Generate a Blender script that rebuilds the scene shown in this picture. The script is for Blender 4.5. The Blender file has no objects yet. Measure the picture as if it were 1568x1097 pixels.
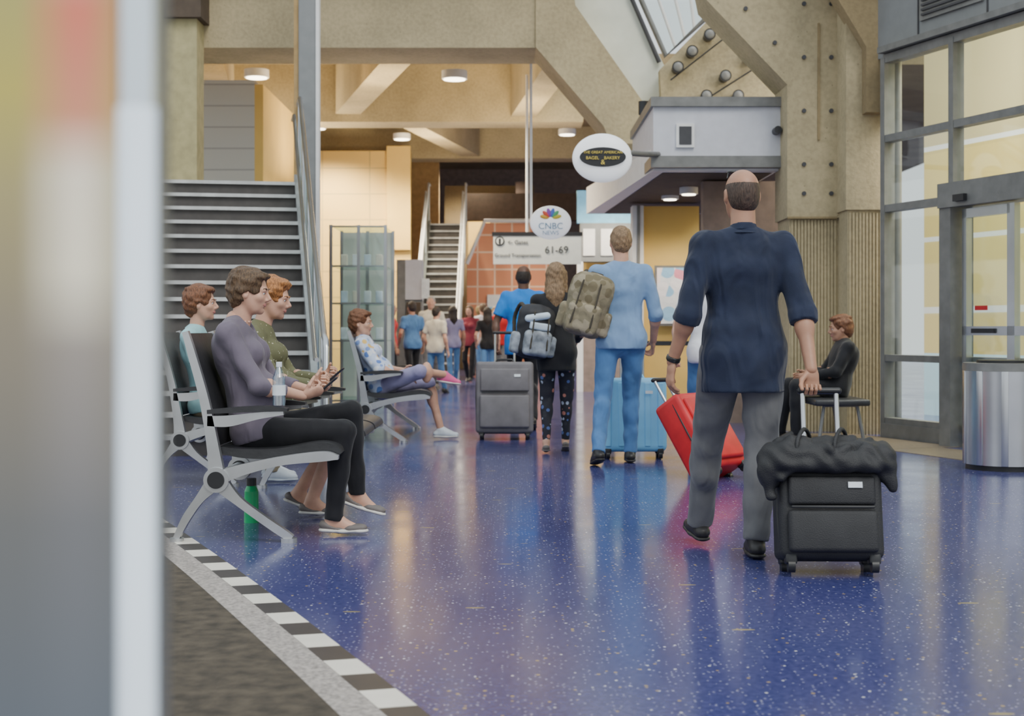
import bpy, bmesh, math
import numpy as np
from mathutils import Vector, Matrix
rad=math.radians
SC=bpy.context.scene.collection
# ------------------------------------------------------------------ materials
def newmat(name):
    m=bpy.data.materials.new(name); m.use_nodes=True
    nt=m.node_tree; return m,nt,nt.nodes['Principled BSDF']
def N(nt,t,**kw):
    n=nt.nodes.new(t)
    for k,v in kw.items():
        if hasattr(n,k): setattr(n,k,v)
        else: n.inputs[k.replace('_',' ')].default_value=v
    return n
def ramp(nt,src,stops,interp='LINEAR'):
    r=nt.nodes.new('ShaderNodeValToRGB'); r.color_ramp.interpolation=interp
    e=r.color_ramp.elements
    while len(e)<len(stops): e.new(.5)
    for i,(p,c) in enumerate(stops):
        e[i].position=p; e[i].color=(*c,1) if len(c)==3 else c
    nt.links.new(src,r.inputs[0]); return r.outputs[0]
def mix(nt,fac,a,b,bt='MIX'):
    m=nt.nodes.new('ShaderNodeMix'); m.data_type='RGBA'; m.blend_type=bt
    for s,v in ((m.inputs[0],fac),(m.inputs[6],a),(m.inputs[7],b)):
        if hasattr(v,'links'): nt.links.new(v,s)
        elif isinstance(v,(int,float)): s.default_value=v
        else: s.default_value=(*v,1)
    return m.outputs[2]
def mth(nt,op,a,b=0.):
    m=nt.nodes.new('ShaderNodeMath'); m.operation=op
    for s,v in ((m.inputs[0],a),(m.inputs[1],b)):
        if hasattr(v,'links'): nt.links.new(v,s)
        else: s.default_value=v
    return m.outputs[0]
def bump(nt,p,h,st,dist=.01):
    b=nt.nodes.new('ShaderNodeBump'); b.inputs['Strength'].default_value=st; b.inputs['Distance'].default_value=dist
    nt.links.new(h,b.inputs['Height']); nt.links.new(b.outputs[0],p.inputs['Normal'])
def coord(nt): return nt.nodes.new('ShaderNodeTexCoord').outputs['Object']
def noise(nt,co,sc,det=3):
    n=N(nt,'ShaderNodeTexNoise',Scale=sc,Detail=det); nt.links.new(co,n.inputs['Vector']); return n.outputs['Fac']
def mat(name,col,rough=.5,metal=0,var=.15,sc=8,bs=0,bsc=60,emit=0,spec=.5,coat=0):
    m,nt,p=newmat(name); co=coord(nt)
    f=noise(nt,co,sc)
    c2=tuple(x*(1-var) for x in col); c1=tuple(min(1,x*(1+var)) for x in col)
    o=ramp(nt,f,[(.3,c2),(.7,c1)]); nt.links.new(o,p.inputs['Base Color'])
    p.inputs['Roughness'].default_value=rough; p.inputs['Metallic'].default_value=metal
    p.inputs['Specular IOR Level'].default_value=spec; p.inputs['Coat Weight'].default_value=coat
    if bs: bump(nt,p,noise(nt,co,bsc,4),bs)
    if emit:
        nt.links.new(o,p.inputs['Emission Color']); p.inputs['Emission Strength'].default_value=emit
    return m
def fabric(name,col,rough=.85,var=.12,fold=.35):
    m,nt,p=newmat(name); co=coord(nt)
    f=noise(nt,co,7); o=ramp(nt,f,[(.3,tuple(x*(1-var) for x in col)),(.7,tuple(x*(1+var) for x in col))])
    nt.links.new(o,p.inputs['Base Color']); p.inputs['Roughness'].default_value=rough
    p.inputs['Specular IOR Level'].default_value=.25; p.inputs['Sheen Weight'].default_value=.15
    mp=N(nt,'ShaderNodeMapping'); mp.inputs['Scale'].default_value=(1,1,.45); mp.inputs['Rotation'].default_value=(.25,.35,0); nt.links.new(co,mp.inputs['Vector'])
    n1=N(nt,'ShaderNodeTexNoise',Scale=8,Detail=1.8,Distortion=.6); nt.links.new(mp.outputs[0],n1.inputs['Vector'])
    n2=noise(nt,co,350,1)
    h=mth(nt,'ADD',n1.outputs['Fac'],mth(nt,'MULTIPLY',n2,.015))
    bump(nt,p,h,fold,.06); return m
def pattern(name,base,cols,scale,thr=.5,rough=.8):
    m,nt,p=newmat(name); co=coord(nt)
    v=N(nt,'ShaderNodeTexVoronoi',Scale=scale); nt.links.new(co,v.inputs['Vector'])
    sep=nt.nodes.new('ShaderNodeSeparateColor'); nt.links.new(v.outputs['Color'],sep.inputs[0])
    st=[(i/len(cols),c) for i,c in enumerate(cols)]
    cc=ramp(nt,sep.outputs[0],st,'CONSTANT')
    k=mth(nt,'LESS_THAN',v.outputs['Distance'],thr)
    nt.links.new(mix(nt,k,base,cc),p.inputs['Base Color']); p.inputs['Roughness'].default_value=rough
    bump(nt,p,noise(nt,co,9,3),.3,.04); return m
def terrazzo():
    m,nt,p=newmat('terrazzo_blue'); co=coord(nt)
    b=ramp(nt,noise(nt,co,.5,2),[(.35,(.042,.052,.19)),(.65,(.070,.062,.19))])
    b=mix(nt,.5,b,ramp(nt,noise(nt,co,45,3),[(.4,(.035,.042,.15)),(.62,(.095,.10,.25))]))
    def flecks(sc,th,sel,c,b):
        v=N(nt,'ShaderNodeTexVoronoi',Scale=sc); nt.links.new(co,v.inputs['Vector'])
        s=nt.nodes.new('ShaderNodeSeparateColor'); nt.links.new(v.outputs['Color'],s.inputs[0])
        k=mth(nt,'MULTIPLY',mth(nt,'LESS_THAN',v.outputs['Distance'],th),mth(nt,'LESS_THAN',s.outputs[0],sel))
        return mix(nt,k,b,c)
    b=flecks(60,.24,.34,(.36,.36,.50),b)
    b=flecks(26,.13,.16,(.95,.93,.88),b)
    b=flecks(38,.24,.07,(.5,.36,.14),b)
    mp=N(nt,'ShaderNodeMapping'); mp.inputs['Scale'].default_value=(2.4,9,1); mp.inputs['Rotation'].default_value=(0,0,.5)
    nt.links.new(co,mp.inputs['Vector'])
    v=N(nt,'ShaderNodeTexVoronoi',Scale=1); nt.links.new(mp.outputs[0],v.inputs['Vector'])
    s=nt.nodes.new('ShaderNodeSeparateColor'); nt.links.new(v.outputs['Color'],s.inputs[0])
    k=mth(nt,'MULTIPLY',mth(nt,'LESS_THAN',v.outputs['Distance'],.10),mth(nt,'LESS_THAN',s.outputs[1],.30))
    b=mix(nt,k,b,(.40,.32,.13))
    nt.links.new(b,p.inputs['Base Color'])
    r=ramp(nt,noise(nt,co,1.6,4),[(.3,(.12,)*3),(.75,(.20,)*3)]); nt.links.new(r,p.inputs['Roughness'])
    p.inputs['Specular IOR Level'].default_value=.5
    bump(nt,p,noise(nt,co,3,2),.02,.02)
    return m
def concrete(name,col):
    m,nt,p=newmat(name); co=coord(nt)
    a=ramp(nt,noise(nt,co,1.3,6),[(.3,tuple(x*.72 for x in col)),(.7,tuple(min(1,x*1.18) for x in col))])
    b=mix(nt,.35,a,ramp(nt,noise(nt,co,22,5),[(.35,tuple(x*.6 for x in col)),(.6,col)]))
    v=N(nt,'ShaderNodeTexVoronoi',Scale=9); nt.links.new(co,v.inputs['Vector'])
    b=mix(nt,mth(nt,'MULTIPLY',mth(nt,'LESS_THAN',v.outputs['Distance'],.06),.6),b,tuple(x*.35 for x in col))
    nt.links.new(b,p.inputs['Base Color']); p.inputs['Roughness'].default_value=.9
    bump(nt,p,noise(nt,co,30,5),.35,.01); return m
def tiles(name,col,line,w,h,rough=.4,mort=.012):
    m,nt,p=newmat(name); co=coord(nt)
    sx=nt.nodes.new('ShaderNodeSeparateXYZ'); nt.links.new(co,sx.inputs[0])
    cb=nt.nodes.new('ShaderNodeCombineXYZ'); nt.links.new(sx.outputs[0],cb.inputs[0]); nt.links.new(sx.outputs[2],cb.inputs[1])
    t=N(nt,'ShaderNodeTexBrick',offset=0.0); nt.links.new(cb.outputs[0],t.inputs['Vector'])
    t.inputs['Scale'].default_value=1; t.inputs['Brick Width'].default_value=w; t.inputs['Row Height'].default_value=h
    t.inputs['Mortar Size'].default_value=mort
    t.inputs['Color1'].default_value=(*col,1); t.inputs['Color2'].default_value=(*[x*.9 for x in col],1); t.inputs['Mortar'].default_value=(*line,1)
    nt.links.new(t.outputs[0],p.inputs['Base Color']); p.inputs['Roughness'].default_value=rough
    return m
def glass(name,tint=(.93,.97,.96),refl=.06):
    m=bpy.data.materials.new(name); m.use_nodes=True; nt=m.node_tree; nt.nodes.clear()
    o=nt.nodes.new('ShaderNodeOutputMaterial'); t=nt.nodes.new('ShaderNodeBsdfTransparent'); t.inputs[0].default_value=(*tint,1)
    g=nt.nodes.new('ShaderNodeBsdfGlossy'); g.inputs['Roughness'].default_value=.03
    x=nt.nodes.new('ShaderNodeMixShader'); x.inputs[0].default_value=refl
    nt.links.new(t.outputs[0],x.inputs[1]); nt.links.new(g.outputs[0],x.inputs[2]); nt.links.new(x.outputs[0],o.inputs[0]); return m
M={}
M['floor']=terrazzo()
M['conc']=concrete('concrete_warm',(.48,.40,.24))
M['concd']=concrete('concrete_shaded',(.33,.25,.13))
M['steel']=mat('brushed_steel',(.55,.56,.58),.28,1,.08,3)
M['alu']=mat('cast_aluminium',(.55,.56,.57),.33,.85,.1,6)
M['frame']=mat('window_frame_grey',(.20,.20,.19),.45,.3)
M['black']=mat('black_plastic',(.018,.018,.02),.4)
M['leather']=mat('black_vinyl',(.03,.03,.033),.38,0,.2,9,.15,40)
M['white']=mat('white_paint',(.82,.82,.80),.5,0,.04)
M['glass']=glass('window_glass'); M['glass2']=glass('rail_glass',(.85,.93,.92),.15)
# ------------------------------------------------------------------ mesh builder
def catmull(pts,n=6):
    P=[np.array(p,float) for p in pts]; P=[2*P[0]-P[1]]+P+[2*P[-1]-P[-2]]; out=[]
    for i in range(1,len(P)-2):
        for j in range(n):
            t=j/n; a,b,c,d=P[i-1:i+3]
            out.append(.5*((2*b)+(-a+c)*t+(2*a-5*b+4*c-d)*t*t+(-a+3*b-3*c+d)*t**3))
    out.append(P[-2]); return out
class B:
    def __init__(s,name): s.name=name; s.v=[];s.f=[];s.m=[];s.sm=[];s.mats=[]
    def mi(s,m):
        if isinstance(m,str): m=M[m]
        if m not in s.mats: s.mats.append(m)
        return s.mats.index(m)
    def add(s,vs,fs,m,smooth=False,mx=None):
        o=len(s.v)
        if mx is not None: vs=[mx@Vector(v) for v in vs]
        s.v+= [tuple(v) for v in vs]; s.f+=[[i+o for i in f] for f in fs]
        k=s.mi(m); s.m+=[k]*len(fs); s.sm+=[smooth]*len(fs)
    def bm(s,bm,m,smooth,mx=None):
        bm.verts.index_update()
        s.add([v.co.copy() for v in bm.verts],[[v.index for v in f.verts] for f in bm.faces],m,smooth,mx); bm.free()
    def box(s,c,size,m,bev=0,rot=None,seg=3,smooth=None):
        b=bmesh.new(); bmesh.ops.create_cube(b,size=1)
        for v in b.verts: v.co=Vector((v.co.x*size[0],v.co.y*size[1],v.co.z*size[2]))
        if bev: bmesh.ops.bevel(b,geom=b.edges[:],offset=min(bev,min(size)*.49),segments=seg,affect='EDGES',profile=.5)
        mx=Matrix.Translation(Vector(c))
        if rot is not None: mx=mx@(rot if isinstance(rot,Matrix) else Matrix.Rotation(rot,4,'Z'))
        s.bm(b,m,bool(bev) if smooth is None else smooth,mx)
    def b2(s,x0,x1,y0,y1,z0,z1,m,bev=0): s.box(((x0+x1)/2,(y0+y1)/2,(z0+z1)/2),(abs(x1-x0),abs(y1-y0),abs(z1-z0)),m,bev)
    def cyl(s,a,b,r,m,r2=None,n=20,caps=True):
        a=Vector(a);b=Vector(b);d=b-a;L=d.length
        bm=bmesh.new(); bmesh.ops.create_cone(bm,cap_ends=caps,segments=n,radius1=r,radius2=r if r2 is None else r2,depth=L)
        mx=Matrix.Translation((a+b)/2)@d.to_track_quat('Z','Y').to_matrix().to_4x4(); s.bm(bm,m,True,mx)
    def ell(s,c,r,m,rot=None,n=20):
        bm=bmesh.new(); bmesh.ops.create_uvsphere(bm,u_segments=n,v_segments=n//2+2,radius=1)
        mx=Matrix.Translation(Vector(c))@(rot or Matrix())@Matrix.Diagonal((*r,1)); s.bm(bm,m,True,mx)
    def tube(s,pts,r,m,n=10,sm=0):
        P=[Vector(p) for p in (catmull(pts,sm) if sm else pts)]
        vs=[];fs=[];k=len(P); prev=None
        for i,p in enumerate(P):
            t=(P[min(i+1,k-1)]-P[max(i-1,0)]).normalized()
            if prev is None: u=t.orthogonal().normalized()
            else: u=(prev-t*prev.dot(t)).normalized()
            prev=u; w=t.cross(u)
            for j in range(n):
                a=2*math.pi*j/n; vs.append(p+u*math.cos(a)*r+w*math.sin(a)*r)
        for i in range(k-1):
            for j in range(n):
                fs.append([i*n+j,i*n+(j+1)%n,(i+1)*n+(j+1)%n,(i+1)*n+j])
        fs.append(list(range(n))[::-1]); fs.append([(k-1)*n+j for j in range(n)])
        s.add(vs,fs,m,True)
    def ribbon(s,pts,wd,y0,y1,m,sm=6):
        Q=catmull([(p[0],p[1],w) for p,w in zip(pts,wd)],sm)
        k=len(Q);vs=[];fs=[]
        for i,q in enumerate(Q):
            t=Q[min(i+1,k-1)][:2]-Q[max(i-1,0)][:2]; t=t/np.linalg.norm(t); n=np.array((-t[1],t[0]))*q[2]/2
            a=q[:2]+n;b=q[:2]-n
            vs+=[(a[0],y0,a[1]),(b[0],y0,b[1]),(b[0],y1,b[1]),(a[0],y1,a[1])]
        for i in range(k-1):
            for j in range(4): fs.append([i*4+j,i*4+(j+1)%4,(i+1)*4+(j+1)%4,(i+1)*4+j])
        fs.append([0,1,2,3][::-1]); fs.append([(k-1)*4+j for j in range(4)])
        s.add(vs,fs,m,False)
    def prism(s,poly,y0,y1,m):
        n=len(poly); vs=[(x,y0,z) for x,z in poly]+[(x,y1,z) for x,z in poly]
        fs=[list(range(n)),[n+i for i in range(n)][::-1]]+[[i,n+i,n+(i+1)%n,(i+1)%n] for i in range(n)]
        s.add(vs,fs,m)
    def vprism(s,poly,z0,z1,m):
        n=len(poly); vs=[(x,y,z0) for x,y in poly]+[(x,y,z1) for x,y in poly]
        fs=[list(range(n)),[n+i for i in range(n)][::-1]]+[[i,n+i,n+(i+1)%n,(i+1)%n] for i in range(n)]
        s.add(vs,fs,m)
    def flat(s,poly,z,m):
        n=len(poly); s.add([(x,y,z) for x,y in poly],[list(range(n))],m)
    def done(s,loc=(0,0,0),rot=(0,0,0),parent=None):
        me=bpy.data.meshes.new(s.name); me.from_pydata(s.v,[],s.f)
        for m in s.mats: me.materials.append(m)
        me.polygons.foreach_set('material_index',s.m); me.polygons.foreach_set('use_smooth',s.sm)
        bm=bmesh.new(); bm.from_mesh(me); bmesh.ops.recalc_face_normals(bm,faces=bm.faces); bm.to_mesh(me); bm.free()
        try: me.set_sharp_from_angle(angle=rad(40))
        except Exception: pass
        o=bpy.data.objects.new(s.name,me); SC.objects.link(o); o.location=loc; o.rotation_euler=rot
        if parent: o.parent=parent
        return o
def text(name,body,loc,size,m,parent,rot=(math.pi/2,0,0),align='CENTER'):
    c=bpy.data.curves.new(name,'FONT'); c.body=body; c.size=size; c.align_x=align; c.align_y='CENTER'; c.extrude=.003
    c.materials.append(M[m] if isinstance(m,str) else m)
    o=bpy.data.objects.new(name,c); SC.objects.link(o); o.location=loc; o.rotation_euler=rot; o.parent=parent; return o
# ------------------------------------------------------------------ SDF surfaces (figures, soft goods)
A=lambda p: np.array(p,float)
def nrm(v): v=A(v); return v/(np.linalg.norm(v)+1e-9)
class G:
    def __init__(s,mt,h=.011,wr=0,fr=1.,ph=0.): s.mt=mt;s.h=h;s.wr=wr;s.fr=fr;s.ph=ph;s.p=[];s.cl=[]
    def cap(s,a,b,ra,rb,n=None,flat=1.,cut=0,k=.02,sub=False): s.p.append(('c',A(a),A(b),ra,rb,None if n is None else nrm(n),flat,cut,k,sub)); return s
    def ell(s,c,r,ax=None,k=.02,sub=False): s.p.append(('e',A(c),A(r),np.eye(3) if ax is None else A(ax),0,0,0,0,k,sub)); return s
    def box(s,c,hs,ro,ax=None,k=.01,sub=False): s.p.append(('b',A(c),A(hs),np.eye(3) if ax is None else A(ax),ro,0,0,0,k,sub)); return s
    def clip(s,pt,n): s.cl.append((A(pt),nrm(n)))
    def bb(s,q):
        if q[0]=='c': r=max(q[3],q[4]); return np.minimum(q[1],q[2])-r,np.maximum(q[1],q[2])+r
        r=np.linalg.norm(q[2]) if q[0]=='b' else q[2].max(); return q[1]-r,q[1]+r
    def mesh(s):
        bbs=[s.bb(q) for q in s.p if not q[9]]
        lo=np.min([b[0] for b in bbs],0)-.03; hi=np.max([b[1] for b in bbs],0)+.03
        h=s.h; n=np.ceil((hi-lo)/h).astype(int)+1
        ax=[(lo[i]+h*np.arange(n[i])).astype(np.float32) for i in range(3)]
        F=np.full(n,.08,np.float32)
        for q in s.p:
            l,u=s.bb(q); i0=np.clip(((l-.05-lo)/h).astype(int),0,n-1); i1=np.clip(((u+.05-lo)/h).astype(int)+2,1,n)
            sl=tuple(slice(a,b) for a,b in zip(i0,i1))
            X=ax[0][sl[0]][:,None,None];Y=ax[1][sl[1]][None,:,None];Z=ax[2][sl[2]][None,None,:]
            if q[0]=='c':
                _,a,b,ra,rb,nn,fl,cut,k,sub=q; ba=b-a; L2=max(ba@ba,1e-9)
                px,py,pz=X-a[0],Y-a[1],Z-a[2]; tr=(px*ba[0]+py*ba[1]+pz*ba[2])/L2; t=np.clip(tr,0,1)
                qx,qy,qz=px-t*ba[0],py-t*ba[1],pz-t*ba[2]
                if nn is not None:
                    e=(qx*nn[0]+qy*nn[1]+qz*nn[2])*(1/fl-1); qx=qx+e*nn[0];qy=qy+e*nn[1];qz=qz+e*nn[2]
                d=np.sqrt(qx*qx+qy*qy+qz*qz)-(ra+(rb-ra)*t)
                if fl<1: d=d*(.5+.5*fl)
                L=math.sqrt(L2)
                if cut: d=np.maximum(d,(tr-1)*L)
                if cut>1: d=np.maximum(d,-tr*L)
            else:
                c,r,R=q[1],q[2],q[3]; k,sub=q[8],q[9]
                px,py,pz=X-c[0],Y-c[1],Z-c[2]; l=[px*R[i][0]+py*R[i][1]+pz*R[i][2] for i in range(3)]
                if q[0]=='e':
                    k0=np.sqrt(sum((l[i]/r[i])**2 for i in range(3))); k1=np.sqrt(sum((l[i]/r[i]**2)**2 for i in range(3)))+1e-6
                    d=k0*(k0-1)/k1
                else:
                    ro=q[4]; g=[np.abs(l[i])-(r[i]-ro) for i in range(3)]
                    d=np.sqrt(sum(np.maximum(v,0)**2 for v in g))+np.minimum(np.maximum(np.maximum(g[0],g[1]),g[2]),0)-ro
            f=F[sl]
            if sub:
                hh=np.clip(.5-.5*(f+d)/k,0,1); F[sl]=f*(1-hh)-d*hh+k*hh*(1-hh)
            else:
                hh=np.clip(.5+.5*(f-d)/k,0,1); F[sl]=f*(1-hh)+d*hh-k*hh*(1-hh)
        X=ax[0][:,None,None];Y=ax[1][None,:,None];Z=ax[2][None,None,:]
        if s.wr:
            fr=s.fr;ph=s.ph
            w=np.sin(fr*(23*X+9*Y)+2.2*np.sin(fr*11*Z+ph)+ph)*np.sin(fr*(19*Z-8*Y)+1.8*np.sin(fr*13*X)+ph*2)
            w=w+.5*np.sin(fr*(37*Z+21*X*1.0+17*Y)+2*np.sin(fr*(15*X-9*Z)+ph))
            F=F+s.wr*w
        for pt,nn in s.cl: F=np.maximum(F,(X-pt[0])*nn[0]+(Y-pt[1])*nn[1]+(Z-pt[2])*nn[2])
        F=F.astype(np.float32)
        F[0]=F[-1]=.05;F[:,0]=F[:,-1]=.05;F[:,:,0]=F[:,:,-1]=.05
        F[F==0]=1e-6
        S=F<0; c=np.zeros(n-1,np.int8)
        for i in (0,1):
            for j in (0,1):
                for l in (0,1): c+=S[i:n[0]-1+i,j:n[1]-1+j,l:n[2]-1+l]
        act=np.argwhere((c>0)&(c<8)); idx=np.full(n-1,-1,np.int64); idx[tuple(act.T)]=np.arange(len(act))
        cor=[(i,j,l) for i in (0,1) for j in (0,1) for l in (0,1)]
        V=[F[act[:,0]+a,act[:,1]+b,act[:,2]+d] for a,b,d in cor]
        acc=np.zeros((len(act),3)); cnt=np.zeros(len(act))
        for e1 in range(8):
            for axi,bit in ((0,4),(1,2),(2,1)):
                if e1&bit: continue
                e2=e1|bit; va,vb=V[e1],V[e2]; cr=(va<0)!=(vb<0); t=np.where(cr,va/np.where(cr,va-vb,1),0)
                pos=np.tile(A(cor[e1]),(len(act),1)); pos[:,axi]=t; acc+=pos*cr[:,None]; cnt+=cr
        P=lo+(act+acc/cnt[:,None])*h
        faces=[]
        for axi in range(3):
            s0=[slice(1,-1)]*3; s1=[slice(1,-1)]*3; s0[axi]=slice(0,-1); s1[axi]=slice(1,None)
            a=S[tuple(s0)];b=S[tuple(s1)]; w=np.argwhere(a!=b)
            if not len(w): continue
            ins=a[tuple(w.T)]; off=np.ones(3,int); off[axi]=0; g=w+off
            o={0:[(0,-1,-1),(0,0,-1),(0,0,0),(0,-1,0)],1:[(-1,0,-1),(-1,0,0),(0,0,0),(0,0,-1)],2:[(-1,-1,0),(0,-1,0),(0,0,0),(-1,0,0)]}[axi]
            qd=np.stack([idx[tuple((g+np.array(t)).T)] for t in o],1); qd[~ins]=qd[~ins][:,::-1]; faces.append(qd)
        return P,np.concatenate(faces)
def sdf_object(name,groups,loc=(0,0,0),rotz=0,rot=None):
    Vs=[];Fs=[];Ms=[];off=0;mats=[]
    for g in groups:
        if not g.p: continue
        P,Fc=g.mesh(); Vs.append(P);Fs.append(Fc+off);off+=len(P)
        mm=M[g.mt] if isinstance(g.mt,str) else g.mt
        if mm not in mats: mats.append(mm)
        Ms.append(np.full(len(Fc),mats.index(mm)))
    V=np.concatenate(Vs);Fc=np.concatenate(Fs);Mi=np.concatenate(Ms)
    me=bpy.data.meshes.new(name); me.vertices.add(len(V)); me.vertices.foreach_set('co',V.ravel())
    me.loops.add(len(Fc)*4); me.loops.foreach_set('vertex_index',Fc.ravel().astype(np.int32))
    me.polygons.add(len(Fc)); me.polygons.foreach_set('loop_start',np.arange(len(Fc),dtype=np.int32)*4)
    for m in mats: me.materials.append(m)
    me.update(calc_edges=True)
    me.polygons.foreach_set('material_index',Mi.astype(np.int32)); me.polygons.foreach_set('use_smooth',np.ones(len(Fc),bool))
    me.validate()
    o=bpy.data.objects.new(name,me); SC.objects.link(o); o.location=loc; o.rotation_euler=rot or (0,0,rotz); return o
# ------------------------------------------------------------------ people
def skinmat(name,c):
    m,nt,p=newmat(name); co=coord(nt)
    nt.links.new(ramp(nt,noise(nt,co,14),[(.3,tuple(x*.88 for x in c)),(.7,tuple(min(1,x*1.08) for x in c))]),p.inputs['Base Color'])
    p.inputs['Roughness'].default_value=.48; p.inputs['Subsurface Weight'].default_value=.08; p.inputs['Subsurface Radius'].default_value=(.02,.008,.004)
    return m
M['skin']=skinmat('skin_light',(.64,.36,.25)); M['skint']=skinmat('skin_tan',(.46,.24,.15)); M['skind']=skinmat('skin_dark',(.13,.06,.035))
M['eye']=mat('eye_white',(.8,.8,.78),.2,0,.02); M['iris']=mat('eye_iris',(.04,.025,.02),.2)
M['lip']=mat('lips',(.50,.20,.17),.5)
def hairmat(name,c):
    m,nt,p=newmat(name); co=coord(nt)
    mp=N(nt,'ShaderNodeMapping'); mp.inputs['Scale'].default_value=(90,90,22); nt.links.new(co,mp.inputs[0])
    f=noise(nt,mp.outputs[0],1.5,4)
    nt.links.new(ramp(nt,f,[(.3,tuple(x*.45 for x in c)),(.7,tuple(min(1,x*1.35) for x in c))]),p.inputs['Base Color'])
    p.inputs['Roughness'].default_value=.55; bump(nt,p,f,.7,.01); return m
M['hbrown']=hairmat('hair_brown',(.12,.07,.035)); M['hred']=hairmat('hair_ginger',(.42,.17,.05)); M['hdark']=hairmat('hair_dark',(.03,.02,.015))
M['hcrop']=hairmat('hair_cropped',(.075,.045,.03)); M['hblond']=hairmat('hair_blond',(.42,.28,.13)); M['hgrey']=hairmat('hair_grey',(.4,.38,.36)); M['haub']=hairmat('hair_auburn',(.2,.08,.035)); M['hmid']=hairmat('hair_midbrown',(.27,.17,.09))
def fr(fwd,up):
    f=nrm(fwd); r=nrm(np.cross(f,up)); return r,f,np.cross(r,f)
def hand(g,w,f,n,s,sc=1.,curl=.5,spread=0):
    w,f=A(w),nrm(f); n=nrm(A(n)-f*np.dot(n,f)); s=nrm(A(s)-f*np.dot(s,f)-n*np.dot(s,n))
    g.cap(w-f*.02,w+f*.03*sc,.024*sc,.03*sc,n,.62,k=.01)
    g.cap(w+f*.03*sc,w+f*.078*sc,.032*sc,.038*sc,n,.42,k=.01)
    for off,L in ((.030,.072),(.010,.080),(-.010,.075),(-.029,.058)):
        p=w+f*(.084-.1*abs(off-.005)*.6)*sc+s*off*sc; a=0
        for j,(q,r) in enumerate(((.44,.0088),(.31,.0082),(.25,.0074))):
            a+=curl*(.7,1.1,.8)[j]; d=nrm(f*math.cos(a)+n*math.sin(a)+s*spread*off*4); e=p+d*L*q*sc
            g.cap(p,e,r*sc,r*.93*sc,k=.0035); p=e
    p=w+f*.022*sc+s*.022*sc+n*.006
    for d,L,r in ((s*.75+f*.75+n*.35,.036,.0125),(f*.9+s*.35+n*(.2+.5*curl),.033,.0105),(f*.85+s*.05+n*(.2+.7*curl),.026,.009)):
        e=p+nrm(d)*L*sc; g.cap(p,e,r*sc,r*.92*sc,k=.006); p=e
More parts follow.
